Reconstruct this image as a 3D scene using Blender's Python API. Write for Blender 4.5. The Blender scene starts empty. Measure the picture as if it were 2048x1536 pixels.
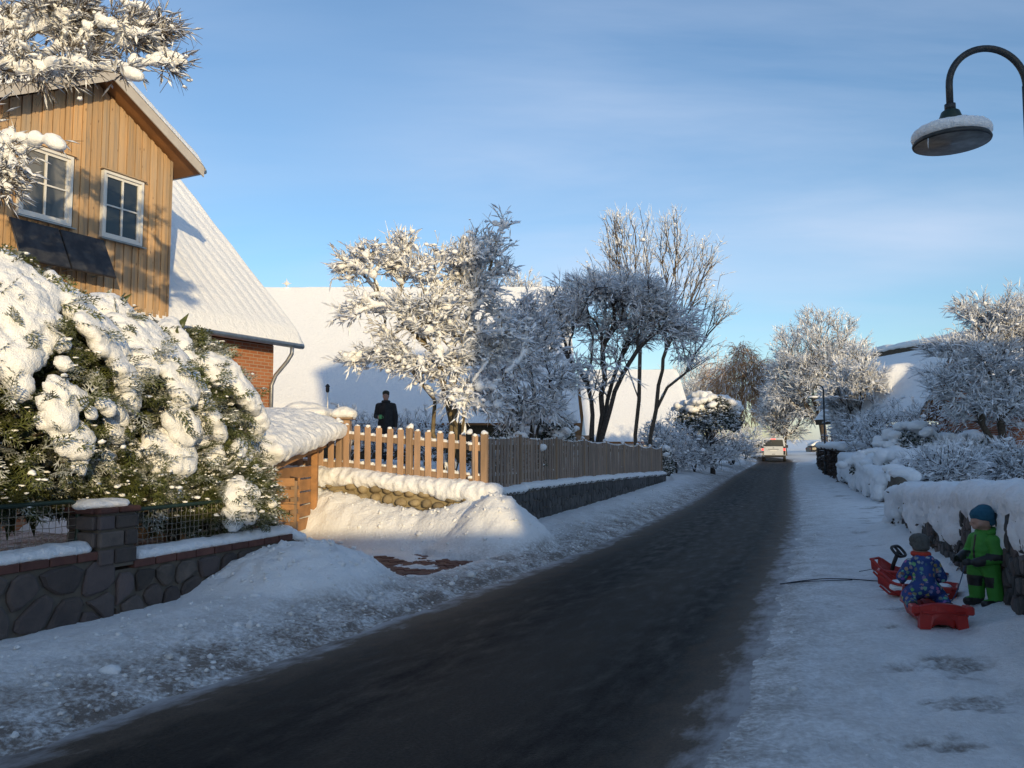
import bpy, bmesh, math, random
import numpy as np
from mathutils import Vector, Matrix

SC = bpy.context.scene
COL = SC.collection
R = math.radians
rng = np.random.default_rng(7)
random.seed(7)

# ---------------------------------------------------------------- camera, sky, sun, exposure
EYE = 1.6
FPX = 1590.0                      # focal length in pixels of a 2048 px wide picture
PITCH = math.atan(116.0 / FPX)
cam_d = bpy.data.cameras.new('camera')
cam_d.sensor_width = 36.0
cam_d.lens = FPX / 2048.0 * 36.0
cam_d.clip_start = 0.05
cam_d.clip_end = 3000.0
cam = bpy.data.objects.new('camera', cam_d)
COL.objects.link(cam)
cam.location = (0, 0, EYE)
cam.rotation_euler = (math.pi / 2 + PITCH, 0, 0)
SC.camera = cam

SUN_ELEV = R(9.0)
LIGHT = Vector((-0.38, 1.0, 0)).normalized()          # plan direction in which the light travels
TO_SUN = Vector((-LIGHT.x * math.cos(SUN_ELEV), -LIGHT.y * math.cos(SUN_ELEV), math.sin(SUN_ELEV)))
sun_d = bpy.data.lights.new('sun', 'SUN')
sun_d.energy = 2.6
sun_d.angle = R(0.55)
sun_d.color = (1.0, 0.77, 0.43)
sun = bpy.data.objects.new('sun', sun_d)
COL.objects.link(sun)
sun.rotation_euler = TO_SUN.to_track_quat('Z', 'Y').to_euler()
sun.location = (20, -50, 30)

world = bpy.data.worlds.new('World')
SC.world = world
world.use_nodes = True
wn, wl = world.node_tree.nodes, world.node_tree.links
wn.clear()
w_out = wn.new('ShaderNodeOutputWorld')
w_bg = wn.new('ShaderNodeBackground')
w_sky = wn.new('ShaderNodeTexSky')
w_sky.sky_type = 'NISHITA'
w_sky.sun_disc = False
w_sky.sun_elevation = SUN_ELEV
w_sky.sun_rotation = math.atan2(TO_SUN.x, TO_SUN.y)
w_sky.altitude = 50
w_sky.air_density = 1.0
w_sky.dust_density = 0.6
w_sky.ozone_density = 3.0
w_bg.inputs['Strength'].default_value = 0.15
# thin cirrus: noise on a plane high above (direction / height), pulled out along the wind
w_tc = wn.new('ShaderNodeTexCoord')
w_sep = wn.new('ShaderNodeSeparateXYZ')
wl.new(w_tc.outputs['Generated'], w_sep.inputs[0])
def wmath(op, a, b=None, clamp=False):
    m = wn.new('ShaderNodeMath'); m.operation = op; m.use_clamp = clamp
    for i, v in enumerate((a, b)):
        if v is None: continue
        if isinstance(v, (int, float)): m.inputs[i].default_value = v
        else: wl.new(v, m.inputs[i])
    return m.outputs[0]
zc = wmath('MAXIMUM', w_sep.outputs[2], 0.03)
zc = wmath('ADD', zc, 0.12)
cx = wmath('DIVIDE', w_sep.outputs[0], zc)
cy = wmath('DIVIDE', w_sep.outputs[1], zc)
w_cmb = wn.new('ShaderNodeCombineXYZ')
wl.new(cx, w_cmb.inputs[0]); wl.new(cy, w_cmb.inputs[1])
w_map = wn.new('ShaderNodeMapping')
w_map.inputs['Rotation'].default_value = (0, 0, R(28))
w_map.inputs['Scale'].default_value = (0.42, 1.15, 1.0)
w_map.inputs['Location'].default_value = (3.1, 1.2, 0)
wl.new(w_cmb.outputs[0], w_map.inputs[0])
w_n1 = wn.new('ShaderNodeTexNoise')
w_n1.inputs['Scale'].default_value = 0.75
w_n1.inputs['Detail'].default_value = 8
w_n1.inputs['Roughness'].default_value = 0.56
w_n1.inputs['Distortion'].default_value = 0.5
wl.new(w_map.outputs[0], w_n1.inputs['Vector'])
w_n2 = wn.new('ShaderNodeTexNoise')
w_n2.inputs['Scale'].default_value = 0.45
w_n2.inputs['Detail'].default_value = 2
wl.new(w_cmb.outputs[0], w_n2.inputs['Vector'])
w_r1 = wn.new('ShaderNodeMapRange'); w_r1.inputs[1].default_value = 0.40; w_r1.inputs[2].default_value = 0.72
wl.new(w_n1.outputs[0], w_r1.inputs[0])
w_r2 = wn.new('ShaderNodeMapRange'); w_r2.inputs[1].default_value = 0.36; w_r2.inputs[2].default_value = 0.58
wl.new(w_n2.outputs[0], w_r2.inputs[0])
cl = wmath('MULTIPLY', w_r1.outputs[0], w_r2.outputs[0])
cl = wmath('MULTIPLY', cl, 0.72, True)
w_mix = wn.new('ShaderNodeMixRGB')
w_mix.inputs[2].default_value = (3.0, 3.5, 4.4, 1)
wl.new(cl, w_mix.inputs[0])
wl.new(w_sky.outputs[0], w_mix.inputs[1])
wl.new(w_mix.outputs[0], w_bg.inputs[0])
wl.new(w_bg.outputs[0], w_out.inputs[0])

SC.view_settings.view_transform = 'Standard'
SC.view_settings.look = 'None'
SC.view_settings.gamma = 1.0
SC.view_settings.use_curve_mapping = False
SC.view_settings.exposure = 0.57
SC.cycles.max_bounces = 6
SC.cycles.diffuse_bounces = 3
SC.cycles.glossy_bounces = 2
SC.cycles.transparent_max_bounces = 8
SC.cycles.sample_clamp_indirect = 6.0
SC.cycles.use_adaptive_sampling = True
SC.cycles.adaptive_threshold = 0.01
try:
    SC.cycles.use_denoising = True
    SC.cycles.denoiser = 'OPENIMAGEDENOISE'
except Exception:
    pass

# ---------------------------------------------------------------- small maths
def at(px, py, Y):
    """the point of the place that lies Y metres ahead and shows at this spot of the photograph"""
    c, s = math.cos(PITCH), math.sin(PITCH)
    dx, dv = (px - 1024.0), (768.0 - py)
    dy, dz = FPX * c - dv * s, FPX * s + dv * c
    return np.array((dx / dy * Y, Y, EYE + dz / dy * Y))

_P = np.arange(256); np.random.default_rng(3).shuffle(_P); _P = np.concatenate([_P, _P, _P])
_G = np.random.default_rng(4).normal(size=(256, 3)); _G /= np.linalg.norm(_G, axis=1)[:, None]
def pn(x, y, z=0.0):
    x, y, z = np.broadcast_arrays(np.asarray(x, float), np.asarray(y, float), np.asarray(z, float))
    xi, yi, zi = np.floor(x).astype(int), np.floor(y).astype(int), np.floor(z).astype(int)
    xf, yf, zf = x - xi, y - yi, z - zi
    u, v, w = [t * t * t * (t * (t * 6 - 15) + 10) for t in (xf, yf, zf)]
    xi &= 255; yi &= 255; zi &= 255
    out = 0
    for a in (0, 1):
        wa = u if a else 1 - u
        pa = _P[xi + a]
        for b in (0, 1):
            wb = v if b else 1 - v
            pb = _P[pa + yi + b]
            for c in (0, 1):
                wc = w if c else 1 - w
                g = _G[_P[pb + zi + c]]
                out = out + wa * wb * wc * (g[..., 0] * (xf - a) + g[..., 1] * (yf - b) + g[..., 2] * (zf - c))
    return out
def fbm(x, y, z=0.0, o=4, gain=0.5):
    s, a, f = 0, 1.0, 1.0
    for i in range(o):
        s = s + a * pn(x * f + 13.1 * i, y * f + 7.7 * i, z * f + 3.3 * i); a *= gain; f *= 2.03
    return s
def billow(x, y, z=0.0, o=4, gain=0.5):
    s, a, f = 0, 1.0, 1.0
    for i in range(o):
        s = s + a * (1 - 2.2 * np.abs(pn(x * f + 5.1 * i, y * f + 9.7 * i, z * f + 1.3 * i))); a *= gain; f *= 2.03
    return s
def smooth(e0, e1, x):
    t = np.clip((x - e0) / (e1 - e0), 0, 1); return t * t * (3 - 2 * t)
def nrm(a):
    return a / np.maximum(np.linalg.norm(a, axis=-1, keepdims=True), 1e-9)

# ---------------------------------------------------------------- materials
def lin(h):
    h = h.lstrip('#'); c = [int(h[i:i + 2], 16) / 255 for i in (0, 2, 4)]
    return tuple(x / 12.92 if x <= .04045 else ((x + .055) / 1.055) ** 2.4 for x in c)
class NT:
    def __init__(s, name):
        s.m = bpy.data.materials.new(name); s.m.use_nodes = True
        s.n, s.l = s.m.node_tree.nodes, s.m.node_tree.links
        s.b = s.n.get('Principled BSDF')
        s.geo = s.n.new('ShaderNodeNewGeometry')
    def put(s, sock, v):
        if isinstance(v, bpy.types.NodeSocket): s.l.new(v, sock)
        elif isinstance(v, (tuple, list)): sock.default_value = (*v, 1) if len(v) == 3 and sock.type == 'RGBA' else v
        else: sock.default_value = v
    def math(s, op, a, b=0.0, clamp=False):
        m = s.n.new('ShaderNodeMath'); m.operation = op; m.use_clamp = clamp
        s.put(m.inputs[0], a); s.put(m.inputs[1], b); return m.outputs[0]
    def mapping(s, vec, scale=(1, 1, 1), rot=(0, 0, 0), loc=(0, 0, 0)):
        m = s.n.new('ShaderNodeMapping'); s.l.new(vec, m.inputs[0])
        m.inputs['Scale'].default_value = scale; m.inputs['Rotation'].default_value = rot; m.inputs['Location'].default_value = loc
        return m.outputs[0]
    def pos(s): return s.geo.outputs['Position']
    def obj(s):
        t = s.n.new('ShaderNodeTexCoord'); return t.outputs['Object']
    def noise(s, vec, scale, detail=4, rough=0.55, dist=0.0):
        t = s.n.new('ShaderNodeTexNoise'); s.l.new(vec, t.inputs['Vector'])
        t.inputs['Scale'].default_value = scale; t.inputs['Detail'].default_value = detail
        t.inputs['Roughness'].default_value = rough; t.inputs['Distortion'].default_value = dist
        return t.outputs[0]
    def rng(s, v, a, b, c=0.0, d=1.0):
        m = s.n.new('ShaderNodeMapRange'); s.put(m.inputs[0], v)
        for i, k in enumerate((a, b, c, d)): m.inputs[i + 1].default_value = k
        return m.outputs[0]
    def mix(s, f, a, b):
        m = s.n.new('ShaderNodeMixRGB'); s.put(m.inputs[0], f); s.put(m.inputs[1], a); s.put(m.inputs[2], b); return m.outputs[0]
    def attr(s, name):
        a = s.n.new('ShaderNodeAttribute'); a.attribute_name = name; return a.outputs['Fac']
    def rand(s):
        o = s.n.new('ShaderNodeObjectInfo'); return o.outputs['Random']
    def bump(s, h, strength=0.5, dist=0.02):
        b = s.n.new('ShaderNodeBump'); b.inputs['Strength'].default_value = strength; b.inputs['Distance'].default_value = dist
        s.l.new(h, b.inputs['Height']); s.l.new(b.outputs[0], s.b.inputs['Normal'])
    def done(s, col=None, rough=None, metal=None, spec=None, **kw):
        if col is not None: s.put(s.b.inputs['Base Color'], col)
        if rough is not None: s.put(s.b.inputs['Roughness'], rough)
        if metal is not None: s.put(s.b.inputs['Metallic'], metal)
        if spec is not None: s.put(s.b.inputs['Specular IOR Level'], spec)
        for k, v in kw.items(): s.put(s.b.inputs[k.replace('_', ' ')], v)
        return s.m
M = {}
def plain(name, c1, c2=None, scale=8.0, rough=0.7, bump=0.0, bdist=0.01, metal=0.0, rnd=0.0, stretch=(1, 1, 1), spec=0.5, lo=.35, hi=.65):
    t = NT(name); v = t.pos()
    if stretch != (1, 1, 1): v = t.mapping(v, stretch)
    n = t.noise(v, scale, 6, 0.6)
    col = t.mix(t.rng(n, lo, hi), c1, c2 or c1)
    if rnd > 0:
        h = t.n.new('ShaderNodeHueSaturation'); t.put(h.inputs['Color'], col)
        t.put(h.inputs['Value'], t.rng(t.rand(), 0, 1, 1 - rnd, 1 + rnd)); col = h.outputs[0]
    if bump > 0: t.bump(n, bump, bdist)
    M[name] = t.done(col, rough, metal, spec); return M[name]

SNOW = (0.83, 0.85, 0.88)
t = NT('snow')
n1 = t.noise(t.pos(), 9, 6, .6); n2 = t.noise(t.pos(), 70, 3, .6)
t.bump(t.math('ADD', n1, t.math('MULTIPLY', n2, .35)), .75, .05)
M['snow'] = t.done(t.mix(t.rng(n1, .3, .7), (.86, .875, .90), (.91, .92, .935)), .62, spec=.25)
t = NT('tree_snow')
M['tree_snow'] = t.done((.88, .89, .91), .7, spec=.2)
# trodden and ploughed snow of the ground: dirt is a painted-in amount of grit, not light
t = NT('ground_snow')
d = t.attr('dirt')
na = t.noise(t.pos(), 3.0, 6, .62, .3); nb = t.noise(t.pos(), 26, 5, .65); nc = t.noise(t.pos(), 120, 2, .6)
dd = t.math('MULTIPLY', d, t.rng(t.math('ADD', t.math('MULTIPLY', na, .45), t.math('MULTIPLY', nb, .55)), .38, .62, .15, 1.35), True)
clean = t.mix(t.rng(na, .3, .7), (.90, .91, .925), (.94, .945, .95))
soil = t.mix(t.rng(nb, .35, .65), (.105, .080, .062), (.24, .205, .18))
t.bump(t.math('ADD', t.math('MULTIPLY', nb, .9), t.math('MULTIPLY', nc, .35)), .8, .035)
M['ground_snow'] = t.done(t.mix(dd, clean, soil), .62, spec=.25)
# wet winter asphalt: salt streaks along the road, slush at both edges
t = NT('asphalt')
al, ac = t.attr('along'), t.attr('across')
cb = t.n.new('ShaderNodeCombineXYZ'); t.put(cb.inputs[0], t.math('MULTIPLY', al, .42)); t.put(cb.inputs[1], ac)
s1 = t.noise(cb.outputs[0], 1.6, 6, .6, .6); s2 = t.noise(cb.outputs[0], 6.5, 5, .65)
cb2 = t.n.new('ShaderNodeCombineXYZ'); t.put(cb2.inputs[0], al); t.put(cb2.inputs[1], ac)
g1 = t.noise(cb2.outputs[0], 52, 5, .85); g2 = t.noise(cb2.outputs[0], 4.2, 6, .65)
edge = t.attr('edge')
salt = t.math('MULTIPLY', t.rng(s1, .52, .72), t.rng(g1, .35, .65, .35, 1))
dark = t.mix(t.rng(g1, .42, .66), (.003, .0034, .0042), (.036, .0345, .034))
col = t.mix(t.math('MULTIPLY', salt, .30, True), dark, (.105, .080, .058))
def band(c, w):
    q = t.math('DIVIDE', t.math('ADD', ac, -c), w); return t.math('POWER', 2.718, t.math('MULTIPLY', t.math('MULTIPLY', q, q), -1.0))
track = t.math('ADD', band(1.0, .34), band(2.45, .34), True)
dust = t.math('MULTIPLY', t.math('SUBTRACT', 1.0, track), t.rng(t.math('ADD', s2, t.math('MULTIPLY', g1, .5)), .62, .92))
col = t.mix(t.math('MULTIPLY', dust, .6, True), col, (.075, .062, .050))
e1 = t.math('ADD', edge, t.math('MULTIPLY', t.math('ADD', s2, -.5), -.7))
e1 = t.math('ADD', e1, t.math('MULTIPLY', t.math('ADD', g2, -.5), -.35))
col = t.mix(t.math('MULTIPLY', t.rng(e1, .42, .08), t.rng(g1, .3, .6, .45, 1), True), col, (.13, .10, .078))
col = t.mix(t.rng(e1, .10, -.14), col, (.42, .41, .42))
t.bump(t.math('ADD', g1, t.math('MULTIPLY', g2, .3)), .6, .02)
M['asphalt'] = t.done(col, t.rng(t.math('ADD', s2, t.math('MULTIPLY', g1, .3)), .4, .9, .42, .85), spec=.12)

plain('bark_dark', (.030, .024, .020), (.075, .062, .052), 22, .9)
plain('bark_brown', (.055, .040, .028), (.11, .085, .06), 16, .9)
plain('bark_tan', (.10, .075, .045), (.19, .15, .085), 12, .9)
plain('bark_birch', (.36, .20, .10), (.46, .30, .17), 5, .9)
plain('bark_pale', (.20, .17, .14), (.30, .27, .23), 5, .9)
t = NT('board')
v_ = t.mapping(t.pos(), (9, 9, .55)); st_ = t.noise(v_, 2.6, 6, .62, .4); big_ = t.noise(t.pos(), .9, 3, .5)
kn = t.n.new('ShaderNodeTexVoronoi'); t.put(kn.inputs['Vector'], t.mapping(t.pos(), (4.5, 4.5, 1.7))); kn.inputs['Scale'].default_value = 1.9
c_ = t.mix(t.rng(st_, .36, .64), (.58, .355, .175), (.34, .255, .17))
c_ = t.mix(t.math('MULTIPLY', t.rng(big_, .42, .62), .55), c_, (.37, .30, .22))
c_ = t.mix(t.math('MULTIPLY', t.rand(), .38), c_, (.60, .34, .13))
c_ = t.mix(t.math('MULTIPLY', t.rng(kn.outputs['Distance'], .13, .05), .75), c_, (.10, .05, .025))
h_ = t.n.new('ShaderNodeHueSaturation'); t.put(h_.inputs['Color'], c_); t.put(h_.inputs['Value'], t.rng(t.noise(t.mapping(t.rand(), (1, 1, 1)), 37.0, 0) , .3, .7, .78, 1.2)); c_ = h_.outputs[0]
t.bump(st_, .3, .005); M['board'] = t.done(c_, .82)
plain('timber', (.44, .22, .085), (.28, .145, .06), 2.2, .75, .2, .004, rnd=.1, stretch=(2, 2, 3))
plain('picket', (.50, .315, .195), (.36, .235, .15), 2.5, .8, .2, .004, rnd=.13, stretch=(3, 3, .8))
plain('fence_post', (.36, .235, .145), (.24, .16, .10), 3, .85, .2, .004, rnd=.1, stretch=(3, 3, .6))
plain('soffit', (.33, .15, .05), (.24, .11, .04), 2.0, .7, .1, .003)
plain('white_paint', (.74, .72, .68), (.70, .68, .64), 6, .5)
plain('fascia_paint', (.50, .46, .41), (.44, .40, .36), 4, .55)
plain('mortar', (.10, .088, .073), (.145, .125, .102), 9, .95, .5, .01)
t = NT('stone')
a_ = t.noise(t.pos(), 5.5, 6, .62); b_ = t.noise(t.pos(), 60, 3, .7)
c_ = t.mix(t.rng(a_, .35, .65), (.060, .052, .046), (.125, .100, .082))
c_ = t.mix(t.math('MULTIPLY', t.rand(), .7), c_, (.085, .066, .070))
h_ = t.n.new('ShaderNodeHueSaturation'); t.put(h_.inputs['Color'], c_); t.put(h_.inputs['Value'], t.rng(t.math('FRACT', t.math('MULTIPLY', t.rand(), 7.31)), 0, 1, .6, 1.45))
t.bump(t.math('ADD', a_, t.math('MULTIPLY', b_, .4)), .6, .015); M['stone'] = t.done(h_.outputs[0], .88)
plain('frost', (.80, .82, .85), (.34, .31, .29), 6, .8, lo=.48, hi=.66)
plain('shaded_picket', (.33, .245, .185), (.23, .175, .14), 2.5, .85, .2, .004, rnd=.18, stretch=(3, 3, .8))  # darker, greyer copy of picket: the street fence's shade put into the colour
plain('slate', (.040, .039, .040), (.085, .080, .078), 7, .85, .5, .012, rnd=.35)
plain('boulder', (.22, .165, .09), (.32, .26, .16), 6, .92, .5, .012, rnd=.25)
plain('sand_mortar', (.25, .20, .115), (.33, .27, .165), 9, .95, .5, .01)
plain('clinker', (.085, .034, .028), (.13, .055, .042), 9, .85, .3, .006, rnd=.25)
plain('paver', (.15, .065, .047), (.10, .052, .042), 9, .85, .3, .005, rnd=.2)
plain('green_metal', (.012, .030, .022), (.020, .040, .030), 12, .45, metal=.2)
plain('wire', (.26, .22, .17), (.34, .30, .24), 15, .6, metal=.4)
plain('zinc', (.30, .31, .32), (.42, .43, .44), 6, .4, metal=.8)
plain('lamp_post', (.020, .024, .026), (.045, .048, .050), 18, .5, metal=.3)
plain('lamp_under', (.42, .41, .39), (.20, .19, .175), 9, .6)
plain('black_plastic', (.012, .012, .013), (.022, .022, .024), 20, .5)
plain('red_plastic', (.42, .022, .016), (.33, .018, .014), 9, .42)
plain('rope', (.015, .016, .022), (.03, .03, .04), 30, .9)
plain('blue_rope', (.05, .08, .16), (.08, .11, .2), 30, .9)
plain('straw', (.045, .032, .020), (.10, .075, .045), 12, .95)
plain('plaster', (.78, .77, .74), (.72, .71, .68), 2, .9)
plain('dark_leaf', (.012, .022, .010), (.035, .052, .020), 14, .55)
plain('brown_leaf', (.10, .055, .028), (.06, .035, .02), 10, .8)
plain('mug', (.10, .34, .11), (.12, .40, .13), 6, .4)
plain('coat', (.010, .0105, .012), (.022, .022, .024), 9, .85)
plain('skin', (.42, .25, .19), (.38, .22, .165), 10, .6)
plain('hat_grey', (.055, .055, .05), (.10, .10, .095), 25, .95)
plain('hat_teal', (.012, .075, .125), (.018, .10, .16), 30, .95)
plain('hat_olive', (.022, .022, .016), (.035, .035, .026), 25, .95)
plain('suit_green', (.040, .215, .028), (.055, .27, .035), 6, .7)
plain('scarf', (.46, .045, .022), (.38, .035, .02), 18, .9)
plain('car_white', (.60, .62, .63), (.56, .57, .58), 3, .3)
plain('car_dark', (.018, .020, .024), (.03, .03, .034), 3, .3)
plain('plate', (.75, .75, .72), (.7, .7, .68), 9, .5)
plain('ice', (.55, .60, .66), (.5, .55, .6), 9, .15)
plain('grit', (.05, .04, .035), (.09, .075, .06), 9, .9)
t = NT('glass'); M['glass'] = t.done((.030, .036, .042), .06, spec=.8)
t = NT('curtain_glass'); M['curtain_glass'] = t.done(t.mix(t.rng(t.noise(t.mapping(t.pos(), (1, 1, .4)), 2.4, 3), .42, .58), (.050, .055, .060), (.17, .165, .15)), .12, spec=.7)
t = NT('solar'); M['solar'] = t.done(t.mix(t.rng(t.noise(t.pos(), 5, 4, .6), .4, .62), (.022, .024, .030), (.055, .056, .060)), .38, spec=.4)
t = NT('tail_light'); M['tail_light'] = t.done((.5, .02, .02), .3, Emission_Color=(1, .06, .05, 1), Emission_Strength=2.2)
# brick of house walls (too far away to tell single bricks apart)
def brick_mat(name, u, c1, c2, mo):
    t = NT(name)
    dt = t.n.new('ShaderNodeVectorMath'); dt.operation = 'DOT_PRODUCT'; t.put(dt.inputs[0], t.pos()); dt.inputs[1].default_value = (u[0], u[1], 0)
    sp = t.n.new('ShaderNodeSeparateXYZ'); t.put(sp.inputs[0], t.pos())
    cb = t.n.new('ShaderNodeCombineXYZ'); t.put(cb.inputs[0], dt.outputs['Value']); t.put(cb.inputs[1], sp.outputs[2])
    b = t.n.new('ShaderNodeTexBrick'); t.put(b.inputs['Vector'], cb.outputs[0])
    b.inputs['Scale'].default_value = 1.0; b.inputs['Brick Width'].default_value = .25; b.inputs['Row Height'].default_value = .083
    b.inputs['Mortar Size'].default_value = .010; b.inputs['Color1'].default_value = (*c1, 1); b.inputs['Color2'].default_value = (*c2, 1); b.inputs['Mortar'].default_value = (*mo, 1)
    t.bump(b.outputs['Fac'], -.4, .01)
    M[name] = t.done(b.outputs['Color'], .9)
brick_mat('house_brick', (.447, .894), (.30, .105, .045), (.40, .15, .06), (.36, .27, .19))
brick_mat('red_brick', (1, 0), (.27, .075, .035), (.36, .11, .05), (.34, .27, .2))
# patterned snow suit: stars and shapes printed on blue cloth
t = NT('suit_blue')
vo = t.n.new('ShaderNodeTexVoronoi'); t.put(vo.inputs['Vector'], t.pos()); vo.inputs['Scale'].default_value = 24
ns = t.noise(t.pos(), 110, 3)
spot = t.rng(t.math('ADD', vo.outputs['Distance'], t.math('MULTIPLY', ns, .75)), .80, .75)
hs = t.n.new('ShaderNodeHueSaturation'); t.put(hs.inputs['Color'], vo.outputs['Color']); hs.inputs['Saturation'].default_value = .8; hs.inputs['Value'].default_value = .42
M['suit_blue'] = t.done(t.mix(spot, (.012, .045, .19), hs.outputs[0]), .7)
# conifer sprays: green scales with hoar frost on them
def frosted(name, g1, g2, frost_lo, frost_hi, sc=3.0):
    t = NT(name)
    a = t.noise(t.pos(), sc, 4, .6); b = t.noise(t.pos(), 30, 3, .65)
    g = t.mix(t.rng(b, .35, .65), g1, g2)
    up = t.n.new('ShaderNodeSeparateXYZ'); t.put(up.inputs[0], t.geo.outputs['Normal'])
    f = t.math('ADD', t.math('MULTIPLY', a, .6), t.math('MULTIPLY', b, .4))
    f = t.rng(f, frost_lo, frost_hi)
    M[name] = t.done(t.mix(f, g, (.74, .76, .78)), .7)
frosted('thuja', (.040, .058, .013), (.115, .125, .030), .50, .66)
frosted('evergreen', (.012, .022, .010), (.035, .048, .020), .53, .68)
frosted('brown_hedge', (.035, .020, .013), (.085, .05, .03), .56, .72)

# ---------------------------------------------------------------- objects
WLOC = {}
def thing(name, label, cat, loc=(0, 0, 0), group=None):
    o = bpy.data.objects.new(name, None); COL.objects.link(o)
    o.empty_display_size = .2
    o.location = tuple(float(v) for v in loc); WLOC[o.name] = np.array(o.location, float)
    o['label'] = label; o['category'] = cat
    if group: o['group'] = group
    return o
def tag(o, label=None, cat=None, group=None, kind=None):
    if label: o['label'] = label
    if cat: o['category'] = cat
    if group: o['group'] = group
    if kind: o['kind'] = kind
    return o
def place(me, name, mat, parent=None, kind=None):
    o = bpy.data.objects.new(name, me); COL.objects.link(o)
    if mat is not None and len(me.materials) == 0:
        for m in (mat if isinstance(mat, (list, tuple)) else [mat]):
            me.materials.append(M[m] if isinstance(m, str) else m)
    if parent is not None: o.parent = parent
    if kind: o['kind'] = kind
    WLOC[o.name] = WLOC[parent.name] if parent is not None else np.zeros(3)
    return o
def np_mesh(V, F, mi=None, sm=False):
    """V (n,3), F (m,k): k-gons all of one size"""
    me = bpy.data.meshes.new('m')
    V = np.asarray(V, np.float32); F = np.asarray(F, np.int32)
    me.vertices.add(len(V)); me.vertices.foreach_set('co', V.ravel())
    m, k = F.shape
    me.loops.add(m * k); me.polygons.add(m)
    me.loops.foreach_set('vertex_index', F.ravel())
    me.polygons.foreach_set('loop_start', np.arange(m, dtype=np.int32) * k)
    if mi is not None: me.polygons.foreach_set('material_index', np.asarray(mi, np.int32))
    if sm: me.polygons.foreach_set('use_smooth', np.ones(m, bool))
    me.update(calc_edges=True)
    return me
def solid(name, V, F, mat, parent=None, sm=False, kind=None, mi=None):
    """mesh from world coordinates, of faces all of one size; stored relative to the thing's base"""
    V = np.asarray(V, float)
    if parent is not None: V = V - WLOC[parent.name]
    return place(np_mesh(V, F, mi, sm), name, mat, parent, kind)
class MB:
    """collects world-space shapes and links them as ONE mesh object"""
    def __init__(s): s.v, s.f, s.m = [], [], []
    def add(s, V, F, m=0):
        b = len(s.v); s.v.extend([tuple(map(float, p)) for p in V]); s.f.extend([tuple(i + b for i in f) for f in F]); s.m.extend([m] * len(F)); return s
    def hexa(s, P, m=0):
        return s.add(P, [(0, 3, 2, 1), (4, 5, 6, 7), (0, 1, 5, 4), (1, 2, 6, 5), (2, 3, 7, 6), (3, 0, 4, 7)], m)
    def box(s, c, ax, half, m=0):
        """c centre, ax three axis vectors, half sizes"""
        c = np.array(c, float); A = [np.array(a, float) * h for a, h in zip(ax, half)]
        P = [c + sx * A[0] + sy * A[1] + sz * A[2] for sz in (-1, 1) for sx, sy in ((-1, -1), (1, -1), (1, 1), (-1, 1))]
        return s.hexa(P, m)
    def aabb(s, lo, hi, m=0):
        lo, hi = np.array(lo, float), np.array(hi, float)
        return s.box((lo + hi) / 2, np.eye(3), (hi - lo) / 2, m)
    def tube(s, pts, r, n=8, m=0, caps=True):
        pts = np.asarray(pts, float); r = np.broadcast_to(r, (len(pts),))
        d = np.gradient(pts, axis=0); d = nrm(d)
        ref = np.array((0, 0, 1.0)) if abs(d[0][2]) < .9 else np.array((1.0, 0, 0))
        V = []; u = nrm(np.cross(d[0], ref))
        for p, dd, rr in zip(pts, d, r):
            u = nrm(u - dd * np.dot(u, dd)); w = np.cross(dd, u)
            for k in range(n):
                a = 2 * math.pi * k / n; V.append(p + rr * (math.cos(a) * u + math.sin(a) * w))
        F = [(i * n + k, i * n + (k + 1) % n, (i + 1) * n + (k + 1) % n, (i + 1) * n + k) for i in range(len(pts) - 1) for k in range(n)]
        if caps: F += [tuple(range(n - 1, -1, -1)), tuple((len(pts) - 1) * n + k for k in range(n))]
        return s.add(V, F, m)
    def lathe(s, c, prof, n=24, m=0, ax=(0, 0, 1)):
        """prof: list of (radius, height) round the axis ax through c"""
        c = np.array(c, float); w = nrm(np.array(ax, float)); u = nrm(np.cross(w, (1, 0, 0) if abs(w[0]) < .9 else (0, 1, 0))); v = np.cross(w, u)
        V = [c + h * w + rr * (math.cos(2 * math.pi * k / n) * u + math.sin(2 * math.pi * k / n) * v) for rr, h in prof for k in range(n)]
        F = [(i * n + k, i * n + (k + 1) % n, (i + 1) * n + (k + 1) % n, (i + 1) * n + k) for i in range(len(prof) - 1) for k in range(n)]
        F += [tuple(range(n - 1, -1, -1)), tuple((len(prof) - 1) * n + k for k in range(n))]
        return s.add(V, F, m)
    def build(s, name, mat, parent=None, sm=False, kind=None, bevel=0.0):
        off = WLOC[parent.name] if parent is not None else np.zeros(3)
        me = bpy.data.meshes.new(name)
        me.from_pydata((np.array(s.v) - off).tolist(), [], s.f)
        me.polygons.foreach_set('material_index', np.array(s.m, np.int32))
        if bevel > 0:
            b = bmesh.new(); b.from_mesh(me)
            bmesh.ops.bevel(b, geom=b.edges[:], offset=bevel, segments=1, affect='EDGES', clamp_overlap=True)
            b.to_mesh(me); b.free()
        if sm: me.polygons.foreach_set('use_smooth', np.ones(len(me.polygons), bool))
        me.update()
        return place(me, name, mat, parent, kind)
def share(me, name, parent, loc, rot=(0, 0, 0), scale=(1, 1, 1)):
    """another piece with the same mesh; loc in world coordinates"""
    o = bpy.data.objects.new(name, me); COL.objects.link(o)
    o.parent = parent; off = WLOC[parent.name] if parent is not None else np.zeros(3)
    o.location = tuple(np.array(loc, float) - off); o.rotation_euler = rot; o.scale = scale
    WLOC[o.name] = np.array(loc, float)
    return o

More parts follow.
